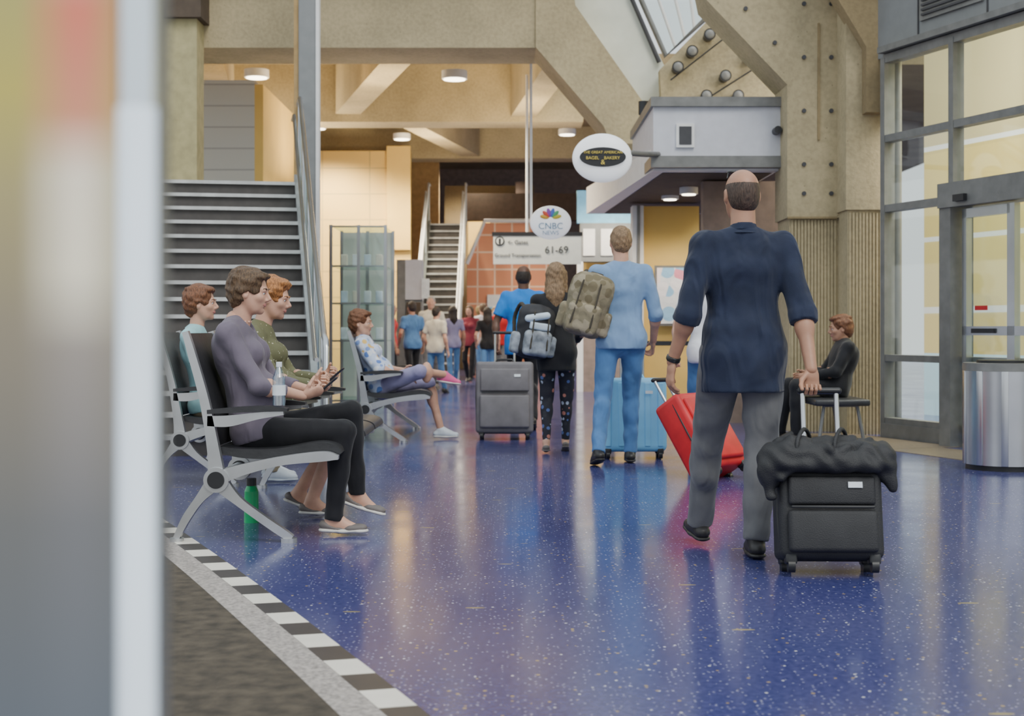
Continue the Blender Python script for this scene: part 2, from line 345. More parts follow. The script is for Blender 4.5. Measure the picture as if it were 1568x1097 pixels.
def person(name,loc,heading,J,sp):
    h=sp.get('h',.011); s=sp.get('s',1.); wm=sp.get('woman',False); wd=s*(.88 if wm else 1.)*sp.get('bulk',1.)
    wr=sp.get('wr',.0022); ph=sp.get('ph',1.)
    J={k:A(v) for k,v in J.items()}
    sk=sp['skin']; T=G(sp['top'],h,wr,1.,ph); Bt=G(sp['bottom'],h,wr,1.,ph+2); Sk=G(sk,h); Hd=G(sk,min(h*.55,.0065) if h<.015 else .01); Ha=G(sk,.0042 if h<.015 else .0065)
    Hr=G(sp['hair'],.008 if h<.015 else .012,sp.get('hw',.003),sp.get('hf',3.)); Sh=G(sp['shoe'],.008 if h<.015 else .012); So=G(sp.get('sole',sp['shoe']),.008 if h<.015 else .012)
    up=nrm(J['chest']-J['pel']); right=nrm(J['shR']-J['shL']); fwd=nrm(np.cross(up,right))
    pel,wa,ch,nk,hd=J['pel'],J['waist'],J['chest'],J['neck'],J['head']
    belly=sp.get('belly',0); hem=sp.get('hem',0); tw=sp.get('tw',1.)
    T.cap(pel+up*.02,wa,.165*wd*tw,.148*wd*tw,fwd,.70,k=.03); T.cap(wa,ch,.148*wd*tw,.172*wd*tw,fwd,.66,k=.03)
    T.cap(ch,nk-up*.09*s,.172*wd*tw,.13*wd,fwd,.62,k=.03)
    if belly: T.ell(wa+fwd*.05+up*.0,(.15*wd,.13*belly,.15),(right,fwd,up),k=.04)
    more=[]
    for sd in (-1,1):
        k='L' if sd<0 else 'R'; sh,el,wrs=J['sh'+k],J['el'+k],J['wr'+k]
        T.cap(nk-up*.035*s,sh-up*.0,.052*s,.056*s,k=.045)
        T.ell(ch+right*sd*.09*wd-fwd*.045*s+up*.05*s,(.08*wd,.055*s,.1*s),(right,fwd,up),k=.04)
        if wm: T.ell(ch+right*sd*.075*s+fwd*.085*s+up*.01,(.068*s,.062*s,.068*s),(right,fwd,up),k=.03)
        else: T.ell(ch+right*sd*.08*s+fwd*.06*s+up*.04*s,(.09*s,.055*s,.08*s),(right,fwd,up),k=.04)
        sl=sp.get('sleeve','short'); lw=sp.get('loose',1.)
        ra,rb=(.056*s*(.88 if wm else 1)),(.044*s*(.88 if wm else 1))
        if sl=='short':
            e=sh+(el-sh)*.72; T.cap(sh,e,ra*1.05*lw,rb*1.3*lw,cut=1,k=.03); Sk.cap(sh+(el-sh)*.5,el,rb*1.0,rb*.9)
        elif sl=='elbow':
            T.cap(sh,el,ra*1.05*lw,rb*1.22*lw,k=.03); e=el+(wrs-el)*.18; T.cap(el,e,rb*1.25*lw,rb*1.2*lw,cut=1,k=.01)
            T.cap(el-(wrs-el)*.02,e,rb*1.33*lw,rb*1.3*lw,cut=2,k=.004)
        elif sl=='three':
            T.cap(sh,el,ra*1.05,rb*1.15,k=.03); T.cap(el,el+(wrs-el)*.6,rb*1.15,rb*.95,cut=1,k=.02)
        else:
            T.cap(sh,el,ra*1.1*lw,rb*1.2*lw,k=.03); T.cap(el,el+(wrs-el)*.94,rb*1.18*lw,rb*.92*lw,cut=1,k=.02)
        Sk.cap(el,wrs,rb*.95,rb*.60,k=.01); Sk.ell(el+(wrs-el)*.25,(rb*1.0,rb*1.0,rb*1.2),k=.02)
        hf=nrm(J.get('hf'+k,wrs-el)); hn=J.get('hn'+k,A((-sd,0,0))); hs=J.get('hs'+k,A((0,1,0)))
        hand(Ha,wrs,hf,hn,hs,s*(.92 if wm else 1.03),sp.get('curl'+k,.35))
        hp,kn,an=J['hip'+k],J['kn'+k],J['an'+k]; bl=sp.get('pants','long'); pw=sp.get('pw',1.)
        tr=.088*wd; Bt.ell(hp-fwd*.04*s+up*.01,(.09*wd,.085*s,.105*s),(right,fwd,up),k=.04)
        if hem>0: T.ell(hp-fwd*.04*s+up*.01,(.105*wd,.103*s,.13*s),(right,fwd,up),k=.04)
        Bt.cap(hp,kn,tr*1.05*pw,.062*s*pw,k=.03)
        cd=nrm(an-kn)
        if bl=='long': Bt.cap(kn,an+cd*.015,.062*s*pw,.05*s*pw,cut=1,k=.02); Bt.ell(kn+(an-kn)*.3-fwd*.01,(.06*s*pw,.062*s*pw,.12*s),k=.02)
        elif bl=='leggings': Bt.cap(kn,an+cd*.0,.054*s,.034*s,cut=1,k=.02); Bt.ell(kn+(an-kn)*.28+nrm(np.cross(right,cd))*.012,(.05*s,.052*s,.1*s),k=.03)
        else:
            q={'capri':.35,'shorts':.08}[bl]
            Bt.cap(kn,kn+(an-kn)*q,.066*s*pw,.066*s*pw,cut=1,k=.02)
            Sk.cap(kn,an,.05*s,.032*s,k=.01); Sk.ell(kn+(an-kn)*.28,(.05*s,.053*s,.1*s),None,k=.03)
        Sk.cap(kn+(an-kn)*.7,an,.036*s,.033*s,k=.01)
        d=nrm(J.get('toe'+k,(0,1,0))); ru=nrm(np.cross(np.cross(d,(0,0,1.)),d)); q=s*(.9 if wm else 1.02)
        hl=an-d*.045*q-ru*.045*q; te=an+d*.155*q-ru*.058*q; low=sp.get('lowshoe',False)
        if low:
            Sk.cap(an-d*.03-ru*.04,an+d*.12*q-ru*.058,.032*q,.026*q,k=.02); Sk.cap(an,an+d*.09*q-ru*.05,.034*q,.026*q,k=.02)
            Sh.cap(hl,an+d*.03-ru*.06,.036*q,.036*q,ru,.8,k=.01); Sh.cap(an+d*.09*q-ru*.062*q,te,.04*q,.032*q,ru,.7,k=.01)
            Sh.ell(an+d*.02-ru*.015,(.034,.06,.05),fr(d,ru),k=.01,sub=True)
        else:
            S_=Sh if sp.get('shoe'+k) is None else G(sp['shoe'+k],.008)
            S_.cap(hl,te,.038*q,.036*q,ru,.85,k=.02); S_.cap(an-ru*.0,an+d*.09*q-ru*.04*q,.043*q,.034*q,k=.03)
            if S_ is not Sh: more.append(S_)
        So.cap(hl-ru*.028*q,an-ru*.076*q+d*.05,.04*q,.042*q,ru,.34,k=.01); So.cap(an-ru*.076*q+d*.05,te-ru*.015*q,.043*q,.041*q,ru,.34,k=.01)
    Bt.cap(pel+up*.07,pel-up*.0,.14*wd,.16*wd,fwd,.70,k=.03)
    if hem>0:
        T.cap(pel+up*.05,pel-up*(hem+.1),.165*wd*sp.get('hemw',1),.172*wd*sp.get('hemw',1),fwd,.78,k=.03)
        T.clip(pel-up*hem,-up)
    T.cap(nk-up*.06,nk+up*.012*s,.072*wd if wm else .07*s,.060*s,cut=1,k=.02)
    if sp.get('vneck'): T.ell(nk+fwd*.07*s-up*.0,(.055,.05,.075),(right,fwd,up),k=.01,sub=True); Sk.cap(ch+fwd*.03,nk,.07*s,.06*s,fwd,.8)
    hfw=J.get('face',(0,1,0)); hup=J.get('hup',(0,0,1.)); R=fr(hfw,hup); hr,hf_,hu=R; q=s*sp.get('hs',1.)
    L=lambda x,y,z: hd+(hr*x+hf_*y+hu*z)*q
    nr=.05 if wm else .058
    Hd.cap(nk-up*.05,L(0,-.022,-.055),nr*s*1.05,nr*s*.95,k=.03)
    Hd.ell(L(0,-.012,.028),A((.076,.096,.09))*q,R); Hd.ell(L(0,.022,-.03),A((.062,.07,.083))*q,R,k=.02)
    Hd.cap(L(0,.03,-.066),L(0,.067,-.094),.042*q,.019*q,k=.02); Hd.ell(L(0,.066,-.056),A((.028,.020,.022))*q,R,k=.012); Hd.ell(L(0,.089,-.077),A((.016,.007,.005))*q,R,k=.006,sub=True)
    for x in (-1,1):
        Hd.cap(L(x*.05,-.005,-.03),L(x*.03,.04,-.085),.022*q,.018*q,k=.03); Hd.ell(L(x*.04,.06,-.022),A((.022,.022,.02))*q,R,k=.02)
        Hd.ell(L(x*.079,-.008,-.005),A((.010,.02,.032))*q,R,k=.006); Hd.ell(L(x*.086,-.002,-.004),A((.006,.010,.016))*q,R,k=.004,sub=True)
        Hd.ell(L(x*.031,.098,.004),A((.018,.016,.011))*q,R,k=.008,sub=True)
    Hd.cap(L(-.038,.079,.02),L(.038,.079,.02),.013*q,.013*q,k=.015)
    for x in (-1,1): Hd.ell(L(x*.031,.0775,.0125),A((.018,.0125,.006))*q,R,k=.004)
    Hd.cap(L(0,.086,.014),L(0,.110,-.024),.007*q,.011*q,k=.01); Hd.ell(L(0,.095,-.034),A((.018,.012,.009))*q,R,k=.008)
    gs=[T,Bt,Sk,Hd,Ha,Hr,Sh,So]+more
    if h<.015 or sp.get('face'):
        E=G('eye',.004); I=G('iris',.0035); Lp=G('lip',.004)
        for x in (-1,1): E.ell(L(x*.031,.0765,.003),A((.013,.012,.010))*q,R,k=.002); I.ell(L(x*.031,.0868,.003),A((.006,.0035,.006))*q,R,k=.002)
        Lp.cap(L(-.021,.081,-.058),L(.021,.081,-.058),.006*q,.006*q,k=.005); Lp.ell(L(0,.0885,-.054),A((.017,.008,.0055))*q,R,k=.004); Lp.ell(L(0,.088,-.063),A((.015,.0075,.006))*q,R,k=.003)
        Br=G(sp['hair'],.004)
        for x in (-1,1): Br.cap(L(x*.016,.0935,.025),L(x*.034,.0915,.029),.0045*q,.0045*q,k=.002); Br.cap(L(x*.034,.0915,.029),L(x*.05,.081,.026),.0045*q,.0035*q,k=.002)
        gs+=[E,I,Lp,Br]
    ht=sp.get('hairtype','short')
    if ht=='short':
        Hr.ell(L(0,-.018,.036),A((.084,.101,.096))*q,R); Hr.ell(L(0,-.055,-.02),A((.068,.06,.07))*q,R,k=.03)
        Hr.clip(L(0,.048,.045),hf_*.9-hu*.42)
    elif ht in('curly','bob'):
        o=.012 if ht=='curly' else .008
        Hr.ell(L(0,-.022,.038),A((.084+o,.100+o,.092+o))*q,R); Hr.ell(L(0,-.06,-.02),A((.076,.062,.08))*q,R,k=.03)
        for x in (-1,1):
            Hr.ell(L(x*.066,-.03,.005),A((.026,.045,.05))*q,R,k=.02); Hr.ell(L(x*.03,.05,.095),A((.045,.04,.024))*q,R,k=.015)
            for j in range(5): Hr.ell(L(x*(.03+.015*(j%2)),-.09+.035*j,.12-.012*abs(j-2)*(j<2)-.006*j),A((.026,.022,.018))*q,R,k=.012); Hr.ell(L(x*.075,-.07+.025*j,.06-.02*(j%2)),A((.018,.02,.026))*q,R,k=.012)
        Hr.ell(L(0,.10,-.025),A((.072,.065,.105))*q,R,k=.018,sub=True)
        for x in (-1,1): Hr.ell(L(x*.095,.012,-.03),A((.035,.03,.045))*q,R,k=.012,sub=True)
    elif ht=='long':
        Hr.ell(L(0,-.018,.036),A((.088,.105,.098))*q,R); Hr.cap(L(0,-.06,0),L(.0,-.09,-.17),.085*q,.08*q,hf_,.6,k=.03); Hr.cap(L(0,-.09,-.17),L(.0,-.10,-.30),.08*q,.035*q,hf_,.5,k=.03)
        for x in (-1,1): Hr.cap(L(x*.07,.0,.02),L(x*.08,-.02,-.16),.03*q,.028*q,k=.03)
        Hr.ell(L(0,.085,-.03),A((.066,.06,.1))*q,R,k=.01,sub=True)
    elif ht=='cropped':
        Hr.wr=.0; Hr.ell(L(0,-.013,.02),A((.0785,.0985,.088))*q,R); Hr.ell(L(0,-.045,-.03),A((.063,.058,.06))*q,R,k=.03)
        Hr.ell(L(0,-.01,.12),A((.075,.10,.065))*q,R,k=.01,sub=True); Hr.clip(L(0,.04,.03),hf_*.95-hu*.3)
    if sp.get('extra'): gs+=sp['extra'](J,L,R,up,fwd,right,s)
    return sdf_object(name,gs,loc,heading)
def stand(s=1.,**o):
    J=dict(pel=(0,0,.96),waist=(0,.0,1.09),chest=(0,.005,1.31),neck=(0,-.005,1.50),head=(0,.02,1.668),
      shL=(-.185,-.01,1.435),shR=(.185,-.01,1.435),elL=(-.245,-.05,1.14),wrL=(-.265,.03,.885),elR=(.245,-.05,1.14),wrR=(.265,.03,.885),
      hipL=(-.092,0,.93),hipR=(.092,0,.93),knL=(-.1,.14,.52),anL=(-.095,.22,.095),knR=(.1,.05,.50),anR=(.1,-.22,.13),toeL=(0,1,0),toeR=(0,.93,-.3))
    J.update(o); return {k:(tuple(x*s for x in v) if not (k.startswith('toe') or k[:2] in('hn','hs','hf') or k in('face','hup')) else v) for k,v in J.items()}
def sit(**o):
    J=dict(pel=(0,0,.54),waist=(0,-.03,.67),chest=(0,-.07,.87),neck=(0,-.10,1.06),head=(0,-.06,1.22),
      shL=(-.165,-.10,1.0),shR=(.165,-.10,1.0),elL=(-.21,-.02,.76),wrL=(-.10,.2,.68),elR=(.21,-.02,.76),wrR=(.10,.2,.68),
      hipL=(-.09,.02,.52),hipR=(.09,.02,.52),knL=(-.1,.42,.53),anL=(-.1,.42,.09),knR=(.1,.42,.53),anR=(.1,.46,.09),toeL=(0,1,0),toeR=(0,1,0))
    J.update(o); return J
FX=-math.pi/2
M['navy']=fabric('shirt_navy',(.020,.027,.055),.8,.25,.9); M['greyp']=fabric('trousers_grey',(.15,.15,.155),.8,.15,.7)
M['shoeb']=mat('shoe_black',(.02,.018,.018),.45); M['chamb']=fabric('shirt_chambray',(.21,.34,.55),.8,.12,.6)
M['jean']=fabric('jeans_blue',(.08,.19,.40),.85,.2,.6); M['jblack']=fabric('jacket_black',(.013,.013,.016),.7)
M['legg']=pattern('leggings_floral',(.02,.02,.03),[(.45,.5,.6),(.1,.15,.35),(.5,.2,.15),(.03,.03,.04),(.02,.02,.03)],22,.38)
M['bluet']=fabric('tshirt_blue',(.02,.22,.68),.8); M['mauve']=fabric('top_mauve_grey',(.16,.135,.175),.8,.1,.6); M['blackp']=fabric('trousers_black',(.012,.012,.015),.75)
M['olive']=pattern('top_olive_dotted',(.14,.14,.07),[(.5,.48,.35),(.4,.4,.3)],38,.2); M['teal']=fabric('top_teal',(.35,.62,.66)); M['floral']=pattern('shirt_floral',(.55,.62,.8),[(.75,.78,.85),(.12,.22,.55),(.75,.5,.15),(.8,.8,.85),(.2,.3,.6)],17,.45)
M['lav']=fabric('shorts_lavender',(.28,.26,.42)); M['khaki']=fabric('capri_khaki',(.3,.25,.17)); M['redc']=fabric('shirt_red',(.6,.03,.03)); M['cream']=fabric('shirt_cream',(.7,.66,.55))
M['whitec']=fabric('shirt_white',(.75,.76,.8)); M['greenc']=fabric('shirt_green',(.1,.3,.15)); M['darkt']=fabric('shirt_maroon',(.25,.04,.06))
M['shoew']=mat('shoe_white',(.6,.65,.7),.5); M['shoep']=mat('shoe_pink',(.75,.12,.3),.5); M['shoet']=mat('shoe_taupe',(.16,.14,.13),.6); M['solew']=mat('sole_light',(.7,.68,.63),.6)
M['watch']=mat('watch_black',(.02,.02,.02),.3)
def bald_extra(J,L,R,up,fwd,right,s):
    g=G('black',.004)
    for x in (-1,1):
        g.ell(L(x*.03,.045,.112),A((.026,.02,.010)),R,k=.002); g.cap(L(x*.052,.04,.105),L(x*.072,-.01,.078),.0035,.0035,k=.002)
    w=G('watch',.005); a=J['elL']+(J['wrL']-J['elL'])*.93; d=nrm(J['wrL']-J['elL']); w.cap(a-d*.012,a+d*.012,.034,.034,cut=2,k=.002)
    c=G('navy',.006); n_=J['neck']; c.cap(n_-fwd*.004,n_+up*.035+fwd*.002,.066,.060,cut=2,k=.003); c.cap(n_-up*.006,n_+up*.006,.082,.066,cut=2,k=.004)
    return [g,w,c]
J=stand(1.0,shL=(-.185,-.01,1.44),shR=(.185,-.01,1.44),elL=(-.265,-.06,1.13),wrL=(-.325,.03,.90),elR=(.25,-.11,1.125),wrR=(.262,-.22,.872),
   knL=(-.125,.22,.51),anL=(-.13,.38,.115),toeL=(-.1,.95,.12),knR=(.09,.02,.50),anR=(.05,-.05,.093),toeR=(.08,1,0),pel=(0,0,.96),
   hfR=(0,-.02,-1),hnR=(0,-1,0),hsR=(-1,0,0),hfL=(-.1,.1,-1),hnL=(1,.2,0),hsL=(.2,1,0),head=(.0,.03,1.675),face=(-.1,1,.0))
person('walking_man',(1.07,6.59,0),rad(3),J,dict(skin='skint',top='navy',bottom='greyp',hair='hcrop',hairtype='cropped',shoe='shoeb',sleeve='elbow',loose=1.12,
   hem=.20,hemw=1.14,pw=1.2,bulk=1.0,tw=1.06,h=.0095,wr=.0042,curlL=.45,curlR=1.3,extra=bald_extra))
J=stand(1.04,knL=(-.14,-.02,.51),anL=(-.19,-.22,.12),knR=(.09,.12,.52),anR=(.085,.12,.093),toeL=(-.1,.95,-.2),toeR=(.05,1,0),elR=(.26,-.02,1.13),wrR=(.26,.12,.92),
   elL=(-.24,.06,1.15),wrL=(-.18,.25,1.1),head=(.0,.03,1.665),face=(-.1,1,-.02))
person('walking_man',(.85,11.1,0),rad(2),J,dict(skin='skin',top='chamb',bottom='jean',hair='hmid',hairtype='short',shoe='shoeb',sleeve='elbow',s=1.02,hem=.10,hemw=1.05,pw=1.05,tw=1.03,wr=.0042,ph=2.3,curlR=.8))
J=stand(.905,knL=(-.09,.05,.5),anL=(-.1,-.1,.1),knR=(.1,.1,.52),anR=(.09,.15,.095),elR=(.25,.02,1.16),wrR=(.2,.2,1.05),elL=(-.26,.0,1.16),wrL=(-.2,.18,1.02),face=(.15,1,0))
person('walking_woman',(.38,12.15,0),0,J,dict(skin='skin',woman=True,top='jblack',bottom='legg',hair='hmid',hairtype='long',shoe='shoet',lowshoe=True,sleeve='long',s=.93,hem=.17,hemw=1.1,pants='leggings',ph=.4,bulk=1.1))
J=stand(.965,elL=(-.30,-.03,1.16),wrL=(-.30,-.12,.93))
person('walking_man',(.12,15.0,0),0,J,dict(skin='skind',top='bluet',bottom='jblack',hair='hdark',hairtype='cropped',shoe='shoeb',sleeve='short',loose=1.25,s=.98,hem=.14,hemw=1.1,bulk=1.08,ph=3.,curlL=1.1,wr=.004))
J=stand(.93,elL=(-.27,-.1,1.17),wrL=(-.3,-.2,.93),elR=(.27,-.1,1.17),wrR=(.3,-.2,.93))
person('walking_woman',(1.50,10.85,0),0,J,dict(skin='skin',woman=True,top='whitec',bottom='jean',hair='hbrown',hairtype='bob',shoe='shoew',sleeve='short',s=.93,hem=.1,h=.015,curlL=1.1,curlR=1.1))
def phone(J,L,R,up,fwd,right,s):
    g=G('black',.004); a=(A(J['wrR'])+A(J['wrL']))/2+A((0,.098,.038)); r=fr((0,.75,.65),(0,-.65,.75)); g.box(a,(.036,.07,.005),.004,r); return [g]
def necklace(J,L,R,up,fwd,right,s):
    g=G('pearl',.004)
    for i in range(15):
        a=2*math.pi*i/15; g.ell(J['neck']+right*.066*math.cos(a)+fwd*(.064*math.sin(a)+.01)+up*(.0-.02*math.sin(a)),(.007,.007,.007),k=.002)
    return [g]+phone(J,L,R,up,fwd,right,s)
M['pearl']=mat('coral_beads',(.75,.45,.35),.3)
J=sit(pel=(0,0,.545),waist=(0,-.045,.68),chest=(0,-.10,.90),neck=(0,-.12,1.09),head=(0,-.045,1.243),shL=(-.165,-.12,1.035),shR=(.165,-.13,1.03),
  elR=(.2,.03,.77),wrR=(.07,.24,.71),elL=(-.2,.03,.78),wrL=(-.05,.27,.73),hfR=(-.25,.9,.3),hnR=(-.7,0,.7),hsR=(0,.4,1),hfL=(.2,.9,.35),hnL=(.7,0,.7),hsL=(0,.3,1),
  knR=(.1,.45,.53),anR=(.1,.40,.095),toeR=(0,1,-.02),knL=(-.06,.47,.62),anL=(-.08,.50,.20),toeL=(0,.95,-.3),face=(.05,1,-.12),hup=(0,.1,1))
person('seated_woman',(-1.31,7.36,0),FX,J,dict(skin='skin',woman=True,top='mauve',bottom='blackp',hair='hbrown',hairtype='curly',shoe='shoet',sole='solew',lowshoe=True,sleeve='three',s=1.03,hs=.93,bulk=1.13,belly=1.,hem=.06,h=.0095,wr=.0035,hw=.005,hf=3.2,vneck=True,pants='long',pw=.92,curlL=1.,curlR=1.,extra=necklace))
J=sit(pel=(0,0,.535),chest=(0,-.10,.88),neck=(0,-.12,1.07),head=(0,-.035,1.225),waist=(0,-.04,.67),shL=(-.165,-.11,1.01),shR=(.165,-.11,1.01),
  elR=(.22,.0,.77),wrR=(.1,.2,.74),elL=(-.2,.03,.78),wrL=(-.05,.24,.76),hfR=(-.25,.9,.3),hnR=(-.7,0,.7),hsR=(0,.4,1),hfL=(.2,.9,.35),hnL=(.7,0,.7),hsL=(0,.3,1),
  knR=(.1,.36,.53),anR=(.1,.20,.095),knL=(-.1,.36,.53),anL=(-.1,.10,.12),toeL=(0,.9,-.3),face=(.1,1,-.18),hup=(0,.15,1))
person('seated_woman',(-1.32,8.05,0),FX,J,dict(skin='skin',woman=True,top='olive',bottom='khaki',hair='hred',hairtype='curly',shoe='shoet',sole='solew',lowshoe=True,sleeve='long',s=1.,hs=.96,bulk=1.1,belly=1.,hem=.06,hw=.006,hf=3.5,pants='capri',curlL=1.,curlR=1.,extra=phone))
J=sit(head=(0,-.05,1.23),knR=(.1,.42,.53))
person('seated_woman',(-2.10,9.85,0),FX,J,dict(skin='skin',woman=True,top='teal',bottom='khaki',hair='haub',hairtype='curly',shoe='shoew',sleeve='short',s=1.,hem=.05,h=.012,hw=.005,hf=3.))
J=sit(pel=(0,0,.53),waist=(0,-.06,.63),chest=(0,-.13,.80),neck=(0,-.19,.97),head=(0,-.19,1.11),shL=(-.165,-.17,.91),shR=(.165,-.17,.91),
  elR=(.22,-.0,.68),wrR=(.2,.22,.62),elL=(-.22,.0,.68),wrL=(-.15,.2,.66),hfR=(-.05,.9,-.25),hnR=(0,-.2,-1),hsR=(-1,.1,0),
  knR=(.28,.38,.66),anR=(-.02,.60,.62),toeR=(-.35,.95,-.15),knL=(-.1,.44,.54),anL=(-.1,.56,.095),toeL=(0,1,0),face=(.15,1,-.02),hup=(0,-.05,1))
person('seated_woman',(-1.24,13.5,0),FX,J,dict(skin='skin',woman=True,top='floral',bottom='lav',hair='haub',hairtype='curly',shoe='shoep',shoeL='shoew',sole='solew',sleeve='elbow',loose=1.3,s=1.,bulk=1.15,belly=1.,hem=.06,h=.011,hw=.005,hf=3.,pants='shorts'))
J=sit(pel=(0,-.0,.50),waist=(0,-.04,.60),chest=(0,-.09,.76),neck=(0,-.10,.93),head=(0,-.06,1.06),shL=(-.17,-.1,.88),shR=(.17,-.1,.88),elL=(-.22,.03,.66),wrL=(-.12,.24,.62),elR=(.22,.03,.66),wrR=(.1,.26,.62),
   knL=(-.13,.38,.53),anL=(-.13,.38,.09),knR=(.12,.40,.53),anR=(.12,.48,.09),face=(0,1,-.1))
person('seated_man',(3.02,13.35,0),math.pi/2,J,dict(skin='skint',top='jblack',bottom='jblack',hair='haub',hairtype='bob',shoe='shoeb',sleeve='long',s=1.0,bulk=1.1,hem=.05,h=.012,face=True))
far=[('walking_man',(-1.45,25.5),math.pi,.97,'cream','greyp','hgrey','skin','short',False),('walking_woman',(-.85,28.5),math.pi-.3,.9,'darkt','blackp','hbrown','skin','long',True),
 ('walking_man',(-.60,29.2),0.2,.93,'whitec','jean','hbrown','skin','short',False),('walking_man',(-2.03,23.8),-1.2,.88,'redc','blackp','hdark','skint','short',False),
 ('walking_man',(-1.70,24.2),.5,.90,'jean','blackp','hdark','skint','short',False),('walking_woman',(-.35,30),math.pi,.9,'greenc','greyp','hblond','skin','bob',True),('walking_woman',(-1.12,27),.3,.88,'lav','jean','hdark','skint','long',True),
 ('walking_woman',(-.72,31.5),.3,.92,'cream','greyp','hblond','skint','bob',True),('walking_woman',(-.45,26.2),.1,.86,'blackp','jean','hdark','skin','long',True),('walking_man',(-.15,32),3.,.95,'jean','greyp','hgrey','skin','short',False),
 ('walking_man',(-1.25,23.4),-.5,.84,'cream','jean','hdark','skin','short',False),('walking_man',(-.2,27.5),2.8,.93,'redc','greyp','hbrown','skin','short',False)]
for i,(nm,(x,y),hdg,s,t,b,hr_,skn,htp,wmn) in enumerate(far):
    sg=1 if i%2 else -1
    J=stand(s*.95,knL=(-.1,.02+.1*sg,.51),anL=(-.1,.2*sg,.1),knR=(.1,.05,.51),anR=(.1,-.18*sg,.1),elL=(-.27,-.06,1.16),wrL=(-.25,.1,.95))
    person(nm,(x,y,0),hdg,J,dict(skin=skn,top=t,bottom=b,hair=hr_,hairtype=htp,woman=wmn,shoe='shoeb',sleeve='short',s=s*.95,hem=.1,h=.017,ph=i))
# ------------------------------------------------------------------ benches
def bench(loc,n,sp=.60):
    b=B('airport_bench'); Wd=n*sp
    b.cyl((0,-.02,.31),(0,Wd+.02,.31),.035,'alu')
    for i in range(n+1):
        y=i*sp; t=.022; y0,y1=y-t,y+t
        b.ribbon([(0,.31),(-.015,.45),(-.06,.70),(-.12,.92),(-.155,1.04)],[.085,.06,.045,.038,.03],y0,y1,'alu')
        b.ribbon([(-.01,.30),(.08,.345),(.3,.40),(.52,.425),(.60,.42)],[.08,.06,.045,.05,.02],y0,y1,'alu')
        b.ribbon([(-.045,.60),(.06,.60),(.2,.625),(.33,.64)],[.05,.055,.035,.02],y0,y1,'alu')
        b.ribbon([(-.045,.645),(.1,.655),(.25,.66),(.35,.655)],[.02,.028,.028,.015],y-.03,y+.03,'leather')
        if i in(0,n):
            b.ribbon([(0,.31),(.10,.21),(.22,.12),(.33,.045),(.37,.02)],[.09,.045,.04,.04,.03],y0,y1,'alu')
            b.ribbon([(0,.31),(-.08,.22),(-.15,.12),(-.20,.02)],[.09,.045,.04,.03],y0,y1,'alu')
            b.cyl((.355,y,0),(.355,y,.022),.04,'alu'); b.cyl((-.2,y,0),(-.2,y,.022),.035,'alu')
        b.cyl((0,y-.034,.31),(0,y+.034,.31),.062,'alu',n=28); b.cyl((0,y-.04,.31),(0,y+.04,.31),.042,'black',n=28)
    for i in range(n):
        y0=i*sp+.035;y1=(i+1)*sp-.035
        b.ribbon([(.0,.455),(.12,.435),(.3,.435),(.48,.465),(.57,.455),(.60,.43)],[.03,.045,.05,.05,.045,.02],y0,y1,'leather')
        b.ribbon([(-.02,.47),(-.04,.6),(-.085,.78),(-.13,.93),(-.155,1.03)],[.03,.05,.045,.04,.02],y0,y1,'leather')
    b.done(loc)
bench((-1.455,7.02,0),4); bench((-2.22,9.53,0),3); bench((-1.36,13.2,0),3)
M['plast']=glass('bottle_plastic',(.8,.9,.97),.25); M['label']=mat('label_white',(.8,.85,.9),.5); M['green']=mat('green_plastic',(.01,.42,.14),.35)
b=B('water_bottle'); b.cyl((0,0,0),(0,0,.14),.032,'plast'); b.cyl((0,0,.05),(0,0,.10),.033,'label'); b.cyl((0,0,.14),(0,0,.19),.032,'plast',r2=.013); b.cyl((0,0,.19),(0,0,.215),.015,'label'); b.done((-1.15,7.02,.676))
b=B('green_bottle'); b.cyl((0,0,0),(0,0,.17),.04,'green',r2=.038); b.cyl((0,0,.17),(0,0,.2),.038,'green',r2=.025); b.cyl((0,0,.2),(0,0,.24),.027,'black'); b.done((-1.42,7.75,0))
# ------------------------------------------------------------------ luggage
def suitcase(name,loc,rot,w,h,d,mt,handle=.38,hard=False,rib=0,trim='black'):
    b=B(name); z0=.055
    b.box((0,0,z0+h/2),(w,d,h),mt,.05 if hard else .035,seg=4)
    if rib:
        for i in range(rib):
            x=-w/2+w*(i+.5)/rib; b.box((x,-d/2,z0+h/2),(w/rib*.45,.018,h*.86),mt,.008)
    else:
        b.box((0,-d/2-.015,z0+h*.30),(w*.86,.05,h*.46),mt,.02); b.box((0,-d/2-.008,z0+h*.74),(w*.84,.035,h*.32),mt,.016)
        b.box((0,-d/2-.03,z0+h*.56),(w*.8,.012,.012),trim,.004)
    for s in(-1,1):
        b.tube([(s*w*.485,-d*.2,z0+.06),(s*w*.5,-d*.2,z0+h/2),(s*w*.485,-d*.2,z0+h-.06)],.007,trim)
        b.cyl((s*w*.40-.02,d*.28,.035),(s*w*.40+.02,d*.28,.035),.035,'black'); b.box((s*w*.40,d*.28,.065),(.055,.07,.05),'black',.01)
        b.cyl((s*w*.40-.015,-d*.38,.03),(s*w*.40+.015,-d*.38,.03),.03,'black'); b.box((s*w*.40,-d*.36,.06),(.05,.06,.05),'black',.01)
        if handle: b.cyl((s*w*.17,d*.32,z0+h-.02),(s*w*.17,d*.32,z0+h+handle),.011,'steel')
    b.tube([(-.09,0,z0+h-.005),(-.07,0,z0+h+.03),(.07,0,z0+h+.03),(.09,0,z0+h-.005)],.011,trim)
    if handle: b.box((0,d*.32,z0+h+handle),(w*.34+.05,.035,.028),'black',.012)
    b.box((w*.22,-d/2-.03,z0+h*.80),(.06,.006,.025),'label')
    return b.done(loc,rot)
M['sblack']=mat('luggage_black',(.02,.02,.022),.6,0,.2,9,.3,200); M['sgrey']=mat('luggage_grey',(.16,.15,.16),.55,0,.15,9,.2,200)
